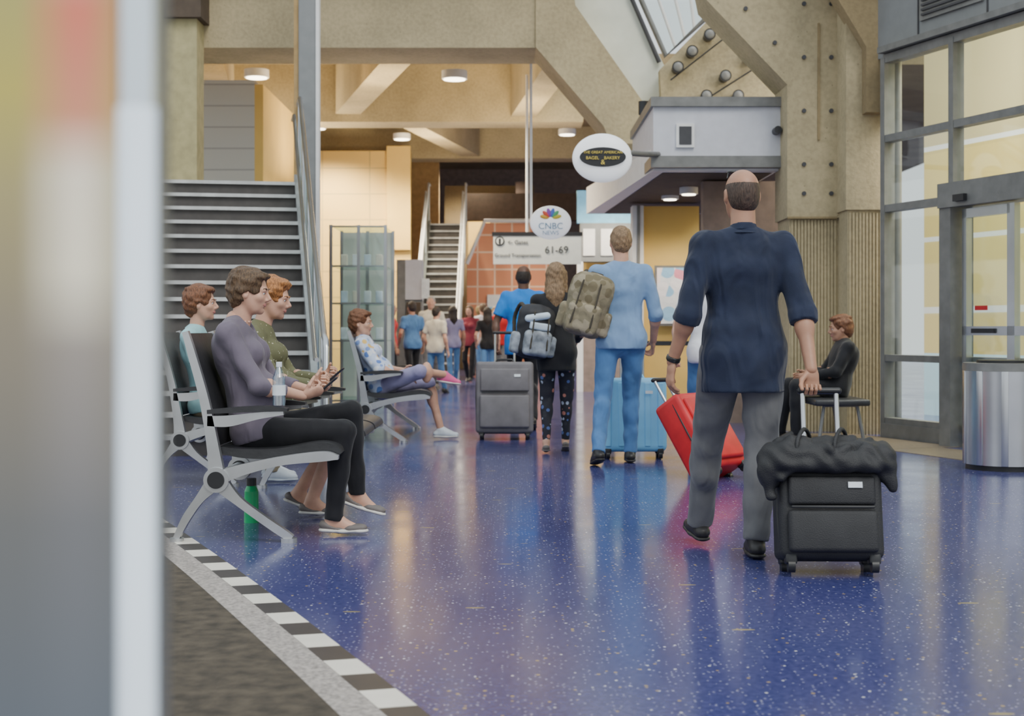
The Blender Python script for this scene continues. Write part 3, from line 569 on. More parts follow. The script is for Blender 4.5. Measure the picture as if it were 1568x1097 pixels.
M['scyan']=mat('luggage_light_blue',(.25,.62,.92),.3,0,.05); M['sred']=mat('luggage_red',(.55,.015,.02),.5)
suitcase('rolling_suitcase',(1.365,6.12,0),(rad(-12),0,rad(-2)),.44,.39,.24,'sblack',.365)
g=G('sblack',.007,.0045,2.0,.7)
g.box((0,-.03,.0),(.235,.12,.065),.055).ell((-.235,-.05,-.04),(.06,.09,.10),k=.03).ell((.24,-.05,-.02),(.065,.09,.085),k=.03).cap((-.2,-.13,-.02),(.2,-.14,-.03),.03,.035,k=.03).cap((-.15,-.09,.06),(.12,-.02,.055),.03,.03,k=.02).cap((-.26,-.09,-.06),(-.24,-.10,-.17),.035,.02,k=.02).cap((.26,-.09,-.05),(.28,-.10,-.14),.035,.02,k=.02)
for a,c in (((-.2,-.05,.07),(.0,-.14,.035)),((.2,-.04,.07),(.05,-.14,.03)),((-.1,-.14,-.02),(-.2,-.13,-.08))): g.cap(a,c,.012,.02,k=.015)
g.ell((-.07,.06,.06),(.012,.14,.05),k=.02,sub=True).ell((.1,-.12,.06),(.05,.01,.03),k=.02,sub=True)
t=G('sblack',.006)
for x in (-.09,.07):
    P=catmull([(x-.05,-.14,.0),(x-.04,-.12,.075),(x,-.05,.115),(x+.04,.03,.08),(x+.05,.06,.0)],5)
    for a,c in zip(P[:-1],P[1:]): t.cap(a,c,.009,.009,k=.003)
sdf_object('duffel_bag',[g,t],(1.35,6.19,.505),0)
suitcase('rolling_suitcase',(-.07,13.62,0),(rad(-6),0,0),.55,.68,.3,'sgrey',.3)
suitcase('rolling_suitcase',(.99,11.6,0),(rad(-4),0,0),.53,.6,.26,'scyan',.25,True,5,'scyan')
suitcase('rolling_suitcase',(1.49,10.0,0),(rad(-34),0,rad(48)),.42,.60,.24,'sred',.22)
M['camo']=pattern('backpack_camo',(.26,.22,.14),[(.17,.14,.08),(.34,.29,.20),(.22,.19,.12)],16,.6); M['bpw']=mat('backpack_grey_white',(.30,.33,.37),.6,0,.5,12); M['bpk']=mat('backpack_black',(.02,.02,.025),.6); M['bpb']=mat('backpack_accent',(.60,.70,.80),.6); M['strap']=mat('strap_dark',(.06,.05,.035),.8)
def backpack(name,loc,rz,main,pocket,sc,accent=None,tilt=0):
    g=G(main,.01,.003,1.5,.5); p=G(pocket,.009,.002,2,1.5); t=G('strap',.007)
    g.box((0,0,0),(.17*sc,.11*sc,.25*sc),.09*sc); g.ell((0,-.02,.08*sc),(.16*sc,.12*sc,.17*sc),k=.04)
    p.box((0,-.12*sc,-.1*sc),(.13*sc,.06*sc,.12*sc),.045*sc); p.box((-.17*sc,0,-.12*sc),(.04,.07*sc,.1*sc),.03); p.box((.17*sc,0,-.12*sc),(.04,.07*sc,.1*sc),.03)
    for x in(-1,1):
        pts=catmull([(x*.08,.1*sc,.2*sc),(x*.1,.2*sc,.24*sc),(x*.11,.29*sc,.1*sc),(x*.1,.22*sc,-.1*sc),(x*.12,.1*sc,-.2*sc)],4)
        for a,c in zip(pts[:-1],pts[1:]): t.cap(a,c,.018,.018,(0,1,0),.5,k=.005)
        t.cap((x*.07*sc,-.14*sc,.19*sc),(x*.08*sc,-.19*sc,-.15*sc),.008,.008,k=.003)
    t.cap((-.04,.07*sc,.25*sc),(.04,.07*sc,.25*sc),.012,.012); gs=[g,p,t]
    if accent:
        a=G(accent,.008); a.cap((-.12*sc,-.12*sc,.12*sc),(.05*sc,-.14*sc,.17*sc),.03,.03,k=.01); a.box((.0,-.135*sc,.06*sc),(.1*sc,.02,.035*sc),.015); gs.append(a)
    return sdf_object(name,gs,loc,0,rot=(rad(4),tilt,rz))
backpack('backpack',(.585,10.96,1.24),rad(-8),'camo','camo',.98,tilt=rad(16)); backpack('backpack',(.19,12.0,1.03),rad(18),'bpk','bpw',.90,'bpb',rad(8))
# ------------------------------------------------------------------ room
b=B('floor'); b.flat([(-30,-3),(30,-3),(30,60),(-30,60)],0,'floor'); b.done()
def border_x(y): return -.356-.42*(y-4.0)+.006*(6.7-y)*(y-4)
M['carpet']=mat('carpet_brown',(.07,.055,.038),.95,0,.45,14,.6,90); M['granite']=mat('granite_strip',(.36,.32,.29),.5,0,.45,70); M['tw']=mat('tile_cream',(.85,.80,.70),.35,0,.05); M['td']=mat('tile_dark',(.045,.035,.03),.35)
ys=list(np.arange(1.0,9.01,.25))
b=B('carpet'); b.flat([(border_x(y)-.16,y) for y in ys]+[(-9,9),(-9,1)],.004,'carpet'); b.done()
b=B('floor_border_trim')
for a,c in zip(ys[:-1],ys[1:]): b.flat([(border_x(a)-.17,a),(border_x(a)-.035,a),(border_x(c)-.035,c),(border_x(c)-.17,c)],.005,'granite')
y=1.5;i=0
while y<9:
    y2=y+.187; b.flat([(border_x(y)-.04,y-.01),(border_x(y)+.065,y+.02),(border_x(y2)+.065,y2+.02),(border_x(y2)-.04,y2-.01)],.006,'tw' if i%2 else 'td'); y=y2;i+=1
b.done()
ang=math.atan2(-1,.36)
def R2W(): return dict(loc=(3.67,13.9,0),rot=(0,0,ang))
M['panel']=mat('grey_panel',(.22,.23,.23),.5,0,.06); M['vent']=mat('vent_dark',(.05,.05,.055),.5)
b=B('window_1')
for x in(0,1.06,2.75,4.0,5.5,7.0): b.b2(x-.035,x+.035,-.06,.06,0,3.7,'frame')
for z,t in((.16,.05),(.776,.045),(2.91,.05),(2.23,.05),(3.69,.06)): b.b2(0,8,-.055,.055,z-t/2*1.4,z+t/2*1.4,'frame')
b.b2(0,8,-.02,-.01,.16,3.69,'glass'); b.b2(0,1.06,-.08,.06,0,.14,'frame')
b.done(**R2W())
b=B('wall_right'); b.b2(-.6,9,.0,.3,3.72,6.5,'panel'); b.b2(0,9,-.12,.0,3.74,3.80,'frame')
for x in (.55,2.3):
    b.b2(x,x+.9,-.03,0,3.95,4.3,'frame')
    for k in range(6): b.b2(x+.05,x+.85,-.05,-.02,3.99+.045*k,4.01+.045*k,'vent')
for x in (.5,1.5,3.4): b.b2(x-.008,x+.008,-.01,0,3.8,6,'vent')
b.done(**R2W())
b=B('door_1')
b.b2(1.08,3.4,-.22,.05,2.14,2.36,'frame'); b.b2(1.08,1.24,-.2,.05,0,2.14,'frame'); b.b2(1.3,1.36,-.12,-.06,.05,2.12,'steel'); b.b2(1.9,1.96,-.12,-.06,.05,2.12,'steel')
b.b2(1.3,1.96,-.12,-.06,.05,.16,'steel'); b.b2(1.3,1.96,-.12,-.06,1.0,1.08,'steel'); b.b2(1.3,1.96,-.12,-.06,2.04,2.12,'steel'); b.b2(1.33,1.93,-.095,-.085,.1,2.1,'glass')
b.b2(1.96,2.02,-.14,-.08,.05,2.12,'steel'); b.b2(2.6,2.66,-.14,-.08,.05,2.12,'steel'); b.b2(1.96,2.66,-.14,-.08,.05,.16,'steel'); b.b2(1.96,2.66,-.14,-.08,1.0,1.08,'steel'); b.b2(1.99,2.63,-.115,-.105,.1,2.1,'glass')
b.b2(1.45,1.75,-.14,-.12,1.02,1.06,'black'); b.b2(1.35,1.5,-.26,-.22,2.18,2.24,'black'); b.b2(1.45,1.62,-.1,-.096,1.22,1.26,'sred')
b.done(**R2W())
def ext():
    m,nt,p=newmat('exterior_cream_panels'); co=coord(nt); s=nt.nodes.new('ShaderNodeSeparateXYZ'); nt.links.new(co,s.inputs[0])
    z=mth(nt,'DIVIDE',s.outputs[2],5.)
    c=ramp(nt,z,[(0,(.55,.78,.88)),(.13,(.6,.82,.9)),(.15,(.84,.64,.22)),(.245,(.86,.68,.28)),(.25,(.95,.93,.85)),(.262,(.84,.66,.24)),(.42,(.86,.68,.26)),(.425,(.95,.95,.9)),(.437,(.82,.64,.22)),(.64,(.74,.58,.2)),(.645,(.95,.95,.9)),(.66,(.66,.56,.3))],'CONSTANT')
    nt.links.new(c,p.inputs['Base Color']); nt.links.new(c,p.inputs['Emission Color']); p.inputs['Emission Strength'].default_value=.3; return m  # wall is no lamp; emission added to brighten the view through the glass
M['ext']=ext()
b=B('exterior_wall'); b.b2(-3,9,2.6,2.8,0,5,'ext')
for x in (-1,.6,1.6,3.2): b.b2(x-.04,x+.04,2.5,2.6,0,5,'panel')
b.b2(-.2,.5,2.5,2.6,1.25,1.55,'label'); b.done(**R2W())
M['mat']=mat('floor_tile_brown',(.22,.17,.12),.35,0,.2,30)
b=B('entrance_floor_mat'); b.b2(-.6,1.25,-.85,-.1,.0,.006,'mat'); b.b2(1.25,6,-.9,-.3,0,.005,'mat'); b.done(**R2W())
b=B('concrete_column')
b.prism([(1.62,6.3),(2.0,4.44),(2.83,3.57),(2.83,2.2),(3.5,2.2),(3.5,6.3)],14.62,15.3,'conc')
b.b2(2.86,3.48,14.66,15.3,0,2.2,'conc'); b.b2(3.36,3.78,14.25,15.2,0,2.25,'conc'); b.b2(3.34,3.80,14.22,15.2,2.25,6.3,'conc')
x=2.875
while x<3.34: b.b2(x,x+.02,14.642,14.67,.0,2.18,'conc'); x+=.034
x=3.375
while x<3.76: b.b2(x,x+.02,14.235,14.26,.0,2.22,'conc'); x+=.034
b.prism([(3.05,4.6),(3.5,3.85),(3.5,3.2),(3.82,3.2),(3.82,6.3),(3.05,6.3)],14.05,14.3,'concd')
for z in(2.75,3.3,3.85,4.4,2.45):
    for x in(3.0,3.28): b.cyl((x,14.6,z),(x,14.63,z),.022,'vent')
for x,z in((2.7,4.0),(2.4,4.35),(2.75,4.5)): b.cyl((x,14.6,z),(x,14.63,z),.022,'vent')
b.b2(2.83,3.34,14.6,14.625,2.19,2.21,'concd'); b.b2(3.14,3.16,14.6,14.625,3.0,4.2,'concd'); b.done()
b=B('wall_pipe'); b.cyl((3.80,13.98,0),(3.80,13.98,4.4),.05,'frame'); b.done((-.02,0,0))
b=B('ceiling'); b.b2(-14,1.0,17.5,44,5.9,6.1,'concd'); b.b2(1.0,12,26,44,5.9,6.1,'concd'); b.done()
def beam(x0,x1,y,zb,t=.9):
    b=B('ceiling_beam'); b.prism([(x0,zb),(x1,zb),(x1+.12,5.9),(x0,5.9)],y,y+t,'conc'); b.done()
beam(-12,.42,18,4.62,1.1); beam(-12,1.3,26,4.85,.8); beam(-12,2.5,34,5.15,.8); beam(-12,.9,22.4,5.35,.35)
def xbeam(xa,ya,xb,yb,zb,w=.45):
    b=B('ceiling_beam'); d=Vector((xb-xa,yb-ya,0)); L=d.length; b.box((0,0,0),(w,L,5.9-zb),'conc'); b.done(((xa+xb)/2,(ya+yb)/2,(5.9+zb)/2-.01),(0,0,math.atan2(-d.x,d.y)))
xbeam(-1.2,19,-3.0,26,5.0); xbeam(-5.5,19,-6.2,34,5.0); xbeam(.9,19,.2,26,4.95); xbeam(-2.5,26.8,-1.0,34,5.2); xbeam(-4.2,19,-5.3,26,5.1)
b=B('ceiling_beam'); b.prism([(.30,4.62),(.30,5.95),(.70,5.95),(.80,5.15),(1.80,3.72),(1.80,3.40),(1.24,3.40),(1.16,3.62)],17.96,18.9,'conc'); b.done()
M['plaster']=mat('plaster_pale',(.72,.75,.66),.8,0,.08,3)
b=B('sloped_wall_panel'); b.prism([(.8,5.9),(1.6,5.9),(1.55,5.36),(2.0,4.40),(1.85,3.9),(1.82,3.5),(1.78,3.7),(.80,5.15)],18.4,18.6,'plaster'); b.tube([(1.58,18.35,5.9),(1.53,18.35,5.36),(1.9,18.35,4.5)],.03,'vent'); b.done()
b=B('skylight_window'); b.prism([(1.35,6.3),(2.9,6.3),(2.69,5.30),(2.05,4.70)],19.0,19.02,'glass')
for k in range(6):
    t=k/5; b.tube([(1.35+1.55*t,18.97,6.3),(2.05+.64*t,18.97,4.70+.6*t)],.022,'white')
b.tube([(1.35,18.97,6.3),(2.05,18.97,4.70),(2.69,18.97,5.30),(2.9,18.97,6.3)],.04,'frame'); b.done()
b=B('lighting_panel'); b.prism([(1.88,4.36),(2.53,5.03),(3.42,4.25),(3.42,3.3),(1.6,3.3),(1.9,3.95)],18.1,18.3,'conc')
for x,z in((2.49,4.77),(2.09,4.36),(2.27,4.56),(2.69,4.25),(3.0,4.48),(2.45,4.0),(2.85,4.0)):
    b.cyl((x,17.9,z),(x,18.1,z),.075,'black',r2=.06); b.ell((x,17.9,z),(.06,.02,.06),'frame')
b.tube([(2.0,17.95,4.2),(2.9,17.95,4.9)],.01,'black'); b.tube([(2.2,17.95,3.8),(3.3,17.95,4.5)],.01,'black'); b.done()
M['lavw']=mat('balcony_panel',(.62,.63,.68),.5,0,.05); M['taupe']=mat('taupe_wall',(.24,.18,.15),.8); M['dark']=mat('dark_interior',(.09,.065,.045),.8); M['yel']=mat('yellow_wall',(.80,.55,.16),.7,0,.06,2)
b=B('balcony'); b.b2(1.49,2.83,15,17.6,2.88,3.40,'lavw'); b.b2(1.46,2.83,14.95,17.6,3.40,3.50,'frame'); b.b2(1.46,2.83,14.96,17.6,2.76,2.88,'frame')
b.b2(1.73,1.92,14.97,15,2.97,3.22,'white'); b.b2(1.76,1.89,14.96,14.975,3.0,3.19,'vent'); b.cyl((2.78,14.85,3.14),(2.78,15,3.14),.04,'black')
for i in range(5): b.cyl((1.5+.08*i,16.2,3.5),(1.5+.08*i,16.2,3.65),.06,'black')
b.done()
b=B('wall_shop'); b.b2(2.15,3.2,16,16.2,0,2.72,'taupe'); b.b2(1.75,2.5,19,19.2,0,2.70,'yel'); b.b2(1.60,1.75,18.9,19.2,0,2.70,'white'); b.b2(1.66,1.70,18.88,18.9,0,2.70,'frame'); b.b2(2.5,3.4,17.5,17.6,0,2.7,'dark'); b.done()
b=B('shop_fascia'); b.add([(1.50,15.1,2.74),(2.83,15.1,2.74),(2.83,21,2.76),(1.10,21,2.76),(1.50,15.1,2.98),(2.83,15.1,2.98),(2.83,21,3.15),(1.10,21,3.15)],[[0,3,2,1],[4,5,6,7],[0,1,5,4],[1,2,6,5],[2,3,7,6],[3,0,4,7]],'white')
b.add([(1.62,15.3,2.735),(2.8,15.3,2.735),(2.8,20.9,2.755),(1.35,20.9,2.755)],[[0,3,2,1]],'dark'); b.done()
M['poster']=pattern('poster_print',(.75,.8,.85),[(.8,.3,.4),(.3,.55,.8),(.9,.8,.8),(.85,.85,.9)],5,.5)
b=B('advertising_poster'); b.b2(1.89,2.36,18.86,18.9,1.1,1.9,'frame'); b.b2(1.92,2.33,18.85,18.87,1.13,1.87,'poster'); b.done((0,-.02,0))
M['signw']=mat('sign_white',(.88,.9,.92),.35,0,.02,emit=.5); M['yelt']=mat('sign_yellow',(.8,.62,.12),.5); M['bluetx']=mat('sign_text_blue',(.06,.2,.35),.5)
e=bpy.data.objects.new('bakery_sign',None); SC.objects.link(e); e.location=(.92,14.5,2.80)
b=B('lightbox'); b.ell((0,0,0),(.305,.09,.25),'signw',n=48); b.cyl((0,-.089,0),(0,-.07,0),1,'black',n=48)
k=b.mats.index(M['black']); idx=set(i for f,mi in zip(b.f,b.m) if mi==k for i in f)
b.v=[(v[0]*.235,v[1]-.006,v[2]*.10) if i in idx else v for i,v in enumerate(b.v)]
b.tube([(.28,.0,.05),(.45,.1,.05),(.62,.5,.1)],.03,'frame'); b.done(parent=e)
text('lettering_upper','THE GREAT AMERICAN',(0,-.105,.045),.038,'yelt',e); text('lettering_lower','BAGEL    BAKERY',(0,-.105,-.012),.045,'yelt',e); text('lettering_ampersand','&',(0,-.105,-.055),.07,'yelt',e)
e=bpy.data.objects.new('news_sign',None); SC.objects.link(e); e.location=(.515,19,2.48)
b=B('lightbox'); b.ell((0,0,0),(.275,.08,.225),'signw',n=48); b.cyl((-.26,.1,.0),(-.26,.1,2.9),.018,'white')
for i,c in enumerate([(.8,.45,.05),(.8,.1,.05),(.35,.1,.5),(.1,.2,.7),(.1,.5,.2),(.75,.6,.05)]):
    a=rad(168-i*31); M['pf%d'%i]=mat('feather_%d'%i,c,.4,0,.02)
    b.ell((math.cos(a)*.085,-.078,.055+math.sin(a)*.075),(.062,.012,.028),'pf%d'%i,rot=Matrix.Rotation(-a,4,'Y'))
b.done(parent=e); text('lettering_upper','CNBC',(0,-.088,-.055),.12,'bluetx',e); text('lettering_lower','NEWS',(0,-.09,-.145),.08,'bluetx',e)
e=bpy.data.objects.new('gate_direction_sign',None); SC.objects.link(e); e.location=(.39,22,2.3)
M['signg']=mat('sign_grey',(.68,.70,.64),.5,0,.04,emit=.15)
b=B('board'); b.b2(-.68,.68,0,.08,-.235,.2,'signg'); b.b2(-.7,.7,-.01,.1,.2,.26,'black'); b.cyl((-.58,-.012,.12),(-.58,.0,.12),.075,'black'); b.cyl((-.58,-.018,.12),(-.58,-.01,.12),.055,'signg'); b.b2(-.595,-.565,-.022,-.015,.07,.16,'black')
b.cyl((-.16,.04,.2),(-.16,.04,2.7),.02,'white'); b.done(parent=e)
text('lettering_gates','61-69',(.30,-.01,-.02),.16,'black',e); text('lettering_arrow','<- Gates',(-.3,-.01,.1),.09,'vent',e); text('lettering_info','Ground Transportation',(-.3,-.01,-.1),.075,'vent',e)
M['blueb']=mat('banner_blue',(.2,.5,.7),.5,0,.1,emit=.1)
b=B('shop_front'); b.b2(1.1,2.2,24,24.2,2.85,3.4,'blueb'); b.b2(1.15,2.2,24,24.2,2.2,2.85,'panel'); b.b2(1.2,1.4,23.98,24,2.3,2.75,'white'); b.b2(1.5,1.7,23.98,24,2.3,2.75,'white'); b.b2(1.1,1.2,24,24.2,0,2.2,'white'); b.b2(1.2,2.2,24.4,24.5,0,2.2,'yel'); b.b2(1.2,2.2,24.0,24.3,0,1.0,'taupe'); b.done()
M['ytile']=tiles('yellow_tile_wall',(.80,.55,.17),(.5,.36,.14),1.1,.6,.6,.015); M['otile']=tiles('orange_tile_wall',(.68,.27,.14),(.75,.55,.4),.42,.42,.35,.02); M['gblock']=tiles('grey_block_wall',(.62,.63,.60),(.40,.40,.40),.9,.3,.8,.012)
b=B('wall_back'); b.b2(-16,10,43,43.3,0,6,'taupe'); b.done()
b=B('wall_yellow'); b.b2(-6.2,-2.35,33,33.2,0,5.2,'ytile'); b.b2(-2.9,-2.35,32.9,33,2.9,5.3,'yel'); b.done()
b=B('wall_tan'); M['tan']=mat('tan_wall',(.42,.28,.12),.8); b.b2(-3.2,-1.85,36,36.3,0,5.85,'tan'); b.b2(-2.75,-2.55,35.5,36,3.6,5.7,'tan'); b.done()
b=B('wall_left'); b.b2(-16,-5.2,41,41.2,0,5.9,'yel'); b.done()
b=B('mid_partition'); b.b2(-1.85,.6,39,39.3,0,5.0,'concd'); b.b2(-1.2,-.6,38.8,39,3.0,4.3,'yel'); b.b2(-1.2,2.2,37,37.5,3.9,4.6,'dark'); b.b2(.1,.5,38,38.5,0,5,'taupe'); b.done()
b=B('orange_tiled_wall'); b.prism([(-1.10,0),(-1.10,2.6),(-.65,3.65),(.9,3.65),(.9,0)],34.7,35,'otile'); b.b2(-.6,.1,34.6,34.7,1.2,1.9,'white'); b.b2(-.55,.05,34.55,34.65,1.25,1.6,'blueb'); b.tube([(-1.1,34.6,2.65),(-.66,34.6,3.7),(.9,34.6,3.7)],.05,'white'); b.done()
def stairs(name,n,run,rise,w,x1):
    b=B(name)
    for i in range(n):
        z=rise*(i+1); y=run*i
        b.b2(x1-w,x1,y+.02,y+run+.02,0 if i<2 else z-rise-.25,z-.03,'rise'); b.b2(x1-w,x1,y-.015,y+run+.03,z-.03,z,'tread'); b.b2(x1-w,x1,y-.02,y+.04,z-.034,z+.003,'nose'); b.b2(x1-w,x1,y+.09,y+.11,z,z+.004,'nose')
    for x in(x1+.03,x1-w-.03):
        b.add([(x-.03,-.15,0),(x-.03,n*run,n*rise-.35),(x-.03,n*run,n*rise+.12),(x-.03,-.15,.2),(x+.03,-.15,0),(x+.03,n*run,n*rise-.35),(x+.03,n*run,n*rise+.12),(x+.03,-.15,.2)],[[0,1,2,3],[7,6,5,4],[0,4,5,1],[1,5,6,2],[2,6,7,3],[3,7,4,0]],'stringer')
    return b
M['rise']=mat('stair_riser',(.07,.062,.058),.6); M['tread']=mat('stair_tread',(.20,.195,.19),.4); M['nose']=mat('stair_nosing',(.55,.55,.54),.35,.3); M['stringer']=mat('stair_stringer',(.42,.42,.42),.35,.6)
def rail(b,x,n,run,rise,m='steel'):
    top=n*rise; sl=rise/run
    b.tube([(x,-.35,.0),(x,-.35,.9),(x,-.3,.96),(x,-.05,1.0),(x,n*run,top+1.0),(x,n*run+.5,top+1.0)],.026,m)
    b.tube([(x-.07,-.25,.80),(x-.07,-.02,.80),(x-.07,n*run,top+.80),(x-.07,n*run+.4,top+.80)],.02,m)
    k=5
    for i in range(k):
        y=.0+(n*run-.0)*i/(k-1); b.box((x,y,max(.0,y*sl)+.5),(.05,.07,1.0),m,.01)
    b.add([(x-.008,.02,.12),(x-.008,n*run,top+.12),(x-.008,n*run,top+.92),(x-.008,.02,.9),(x+.008,.02,.12),(x+.008,n*run,top+.12),(x+.008,n*run,top+.92),(x+.008,.02,.9)],[[0,1,2,3],[7,6,5,4],[0,4,5,1],[2,6,7,3]],'glass2')
b=stairs('staircase',16,.28,.17,2.7,0); rail(b,.07,16,.28,.17); rail(b,-2.75,16,.28,.17)
b.b2(-6,.05,16*.28,16*.28+9,2.40,2.72,'tread'); b.b2(-6,-2.8,16*.28,16*.28+.05,2.7,2.74,'nose')
b.done((-1.66,12.0,0),(0,0,rad(11)))
b=stairs('staircase',20,.25,.18,.8,0); rail(b,.05,20,.25,.18,'white'); rail(b,-.85,20,.25,.18,'white'); b.done((-1.17,29.5,0),(0,0,0))
b=B('upper_wall'); b.b2(-4.45,-3.62,20,20.3,2.72,4.56,'gblock'); b.b2(-3.62,-3.5,20,23,2.72,4.5,'yel'); b.done()
M['ol']=mat('olive_pillar',(.42,.37,.19),.7); b=B('pillar'); b.b2(-4.5,-3.90,17.6,18.0,2.72,4.95,'ol'); b.b2(-4.6,-3.83,17.5,18.1,4.9,5.9,'dark'); b.done()
b=B('steel_post'); b.b2(-2.46,-2.24,16.9,17.15,0,6,'panel',.02); b.b2(-2.52,-2.45,16.95,17.1,0,6,'tan'); b.b2(-2.25,-2.21,16.88,17.0,0,6,'white'); b.done((-.08,0,0))
b=B('glass_display_case')
for x in(-2.42,-2.05,-1.69):
    for y in(19,20.2): b.b2(x-.02,x+.02,y-.02,y+.02,0,2.45,'steel')
for z in(.1,.9,1.4,1.9,2.43): b.b2(-2.42,-1.69,19,19.02,z-.012,z+.012,'steel'); b.b2(-2.4,-1.7,19.1,20.1,z-.01,z+.01,'glass2')
b.b2(-2.42,-1.69,18.99,19.0,0,2.43,'glass'); b.b2(-2.42,-1.69,20.2,20.22,0,2.43,'plaster')
for i in range(12): b.box((-2.3+.16*(i%4),19.5,1.0+.5*(i//4)),(.09,.09,.16),('label','bpb','cream')[i%3],.01)
b.done()
b=B('information_kiosk'); b.b2(-1.66,-1.5,20,20.6,0,2.33,'frame'); b.b2(-1.5,-1.2,20,20.6,1.6,2.33,'lavw'); b.b2(-1.48,-1.22,19.98,20,1.0,1.55,'dark'); b.b2(-1.5,-1.2,20.05,20.6,0,1.6,'panel'); b.b2(-1.2,-1.06,19.95,20,1.62,1.98,'label'); b.done((-.45,6,0))
b=B('trash_can'); b.cyl((0,0,.04),(0,0,.74),.30,'steel',n=48); b.cyl((0,0,0),(0,0,.04),.28,'black',n=48); b.cyl((0,0,.74),(0,0,.80),.305,'frame',n=48,r2=.30); b.cyl((0,0,.80),(0,0,.82),.2,'black',n=40)
for i in range(10):
    a=2*math.pi*i/10; b.box((.302*math.cos(a),.302*math.sin(a),.39),(.012,.05,.7),'steel',.003,rot=a)
b.done((3.72,10.75,0))
bb=B('waiting_bench'); bb.b2(-.25,.25,-.3,.9,.36,.42,'leather',.02)
for y in(-.2,.8): bb.tube([(-.2,y,0),(-.15,y,.36),(.15,y,.36),(.22,y,0)],.018,'frame')
bb.done((2.98,13.1,0))
b=B('queue_barrier'); b.cyl((0,0,0),(0,0,.02),.16,'black',n=32); b.cyl((0,0,.02),(0,0,.95),.03,'black'); b.cyl((0,0,.95),(0,0,1.0),.035,'steel'); b.box((-.55,0,.9),(1.1,.006,.05),'black'); b.cyl((-1.1,0,0),(-1.1,0,.02),.16,'black',n=32); b.cyl((-1.1,0,.02),(-1.1,0,.95),.03,'black'); b.done((2.2,15.6,0))
def reflectm():  # blurred reflections on the metal, painted as colour gradients with a slight glow
    m,nt,p=newmat('painted_reflections'); co=coord(nt); s=nt.nodes.new('ShaderNodeSeparateXYZ'); nt.links.new(co,s.inputs[0])
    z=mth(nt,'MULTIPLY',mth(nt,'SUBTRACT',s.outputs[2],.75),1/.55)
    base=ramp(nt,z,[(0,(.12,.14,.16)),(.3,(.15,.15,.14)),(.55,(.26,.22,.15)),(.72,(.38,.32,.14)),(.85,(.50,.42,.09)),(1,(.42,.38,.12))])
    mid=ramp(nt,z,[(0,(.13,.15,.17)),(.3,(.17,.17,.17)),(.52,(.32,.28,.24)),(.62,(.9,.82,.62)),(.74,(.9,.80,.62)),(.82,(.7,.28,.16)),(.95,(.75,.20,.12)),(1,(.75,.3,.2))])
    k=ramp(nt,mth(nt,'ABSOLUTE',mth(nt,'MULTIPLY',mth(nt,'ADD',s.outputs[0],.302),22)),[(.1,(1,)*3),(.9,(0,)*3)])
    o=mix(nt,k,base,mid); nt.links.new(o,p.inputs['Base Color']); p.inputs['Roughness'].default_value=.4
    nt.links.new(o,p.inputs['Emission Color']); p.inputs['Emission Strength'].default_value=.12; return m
M['glowstrip']=mat('painted_highlight_strip',(.80,.90,.97),.35,0,.03,emit=.45); M['print']=reflectm(); M['chrome']=mat('polished_trim',(.80,.88,.95),.25,1,.03)  # glowing strip stands in for the bright vertical highlight on the trim; 'print' is the painted reflections
b=B('foreground_pillar'); b.vprism([(-.9,1.002),(-.250,1.002),(-.246,1.02),(-.40,1.35),(-.9,1.5)],0,3,'frame'); b.b2(-.9,-.276,.99,1.002,0,3,'print'); b.cyl((-.2625,.995,0),(-.2625,.995,1.205),.0135,'glowstrip',n=32); b.cyl((-.2625,.995,1.205),(-.2625,.995,3),.0135,'chrome',n=32); b.done()  # metal-clad pillar; its reflections and highlight are painted on and glow
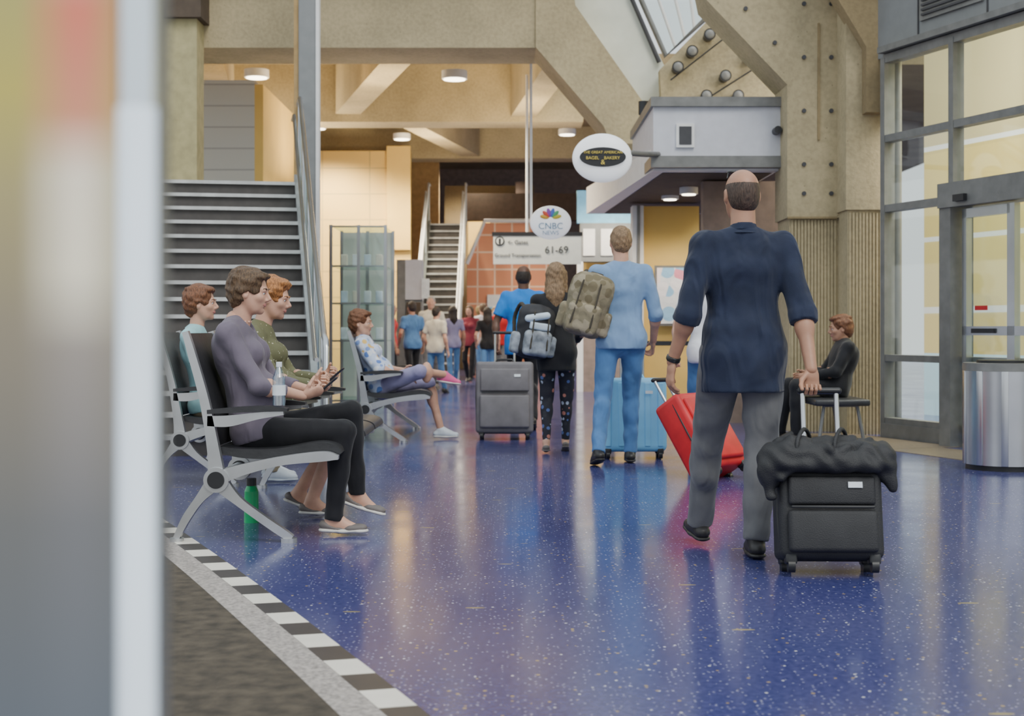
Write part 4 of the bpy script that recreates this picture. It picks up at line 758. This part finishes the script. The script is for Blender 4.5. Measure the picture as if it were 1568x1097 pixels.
# ------------------------------------------------------------------ lights
M['lampe']=mat('lamp_glow',(1,.9,.7),.5,0,0,emit=8)
def downlight(x,y,z,pw,r=.16):
    b=B('ceiling_downlight'); b.cyl((0,0,0),(0,0,.12),r+.03,'white',n=32); b.cyl((0,0,-.012),(0,0,0),r,'lampe',n=32); o=b.done((x,y,z))
    l=bpy.data.lights.new('downlight_lamp','SPOT'); l.energy=pw; l.color=(1,.86,.66); l.spot_size=rad(150); l.spot_blend=.6; l.shadow_soft_size=.2
    lo=bpy.data.objects.new('lamp',l); SC.objects.link(lo); lo.parent=o; lo.location=(0,0,-.05)
for x,y,z,p in((-.85,21,4.75,900),(-3.95,22,4.95,700),(-2.4,31,5.2,1300),(1.2,31,5.3,900),(-1,37,5.5,1400),(-4.5,28,5.5,1500),(-4.3,31.5,5.5,2200),(-6,20,5.5,700)): downlight(x,y,z,p)
for x,y,z,p in((2.0,18,2.70,120),(2.1,16.9,2.66,100),(1.7,23,3.6,300)): downlight(x,y,z,p,.08)
def area(name,loc,size,pw,col,rot=(0,0,0)):
    l=bpy.data.lights.new(name,'AREA'); l.energy=pw; l.size=size; l.color=col; o=bpy.data.objects.new(name,l); SC.objects.link(o); o.location=loc; o.rotation_euler=rot
area('vestibule_fill_light',(5.3,13.6,5.2),2.5,600,(1,.95,.85))  # added fill, no visible fixture; brightens the area behind the window
for x,y,z,p in((-2.2,22,3.3,130),(.2,24.5,3.3,120),(-1.6,30,3.6,170),(-4.5,26,3.6,170)): area('ceiling_fill_light',(x,y,z),1.2,p,(1,.80,.5),(math.pi,0,0))  # added unseen area lights facing up, to brighten beams and slab
l=bpy.data.lights.new('sun','SUN'); l.energy=1.6; l.angle=rad(25); l.color=(1,.97,.9); o=bpy.data.objects.new('sun',l); SC.objects.link(o); o.rotation_euler=(rad(38),rad(22),0)
w=bpy.data.worlds.new('sky'); bpy.context.scene.world=w; w.use_nodes=True; nt=w.node_tree; bg=nt.nodes['Background']
tc=nt.nodes.new('ShaderNodeTexCoord'); s=nt.nodes.new('ShaderNodeSeparateXYZ'); nt.links.new(tc.outputs['Generated'],s.inputs[0])
nt.links.new(ramp(nt,s.outputs[2],[(.0,(.78,.80,.8)),(.4,(.85,.94,1.0))]),bg.inputs[0]); bg.inputs[1].default_value=1.35
# ------------------------------------------------------------------ camera
c=bpy.data.cameras.new('camera'); c.lens=50; c.sensor_width=36; c.shift_y=-.0277; c.dof.use_dof=True; c.dof.focus_distance=7.6; c.dof.aperture_fstop=3.5; c.clip_start=.05
o=bpy.data.objects.new('camera',c); SC.objects.link(o); o.location=(0,0,1.05); o.rotation_euler=(math.pi/2,0,0); bpy.context.scene.camera=o
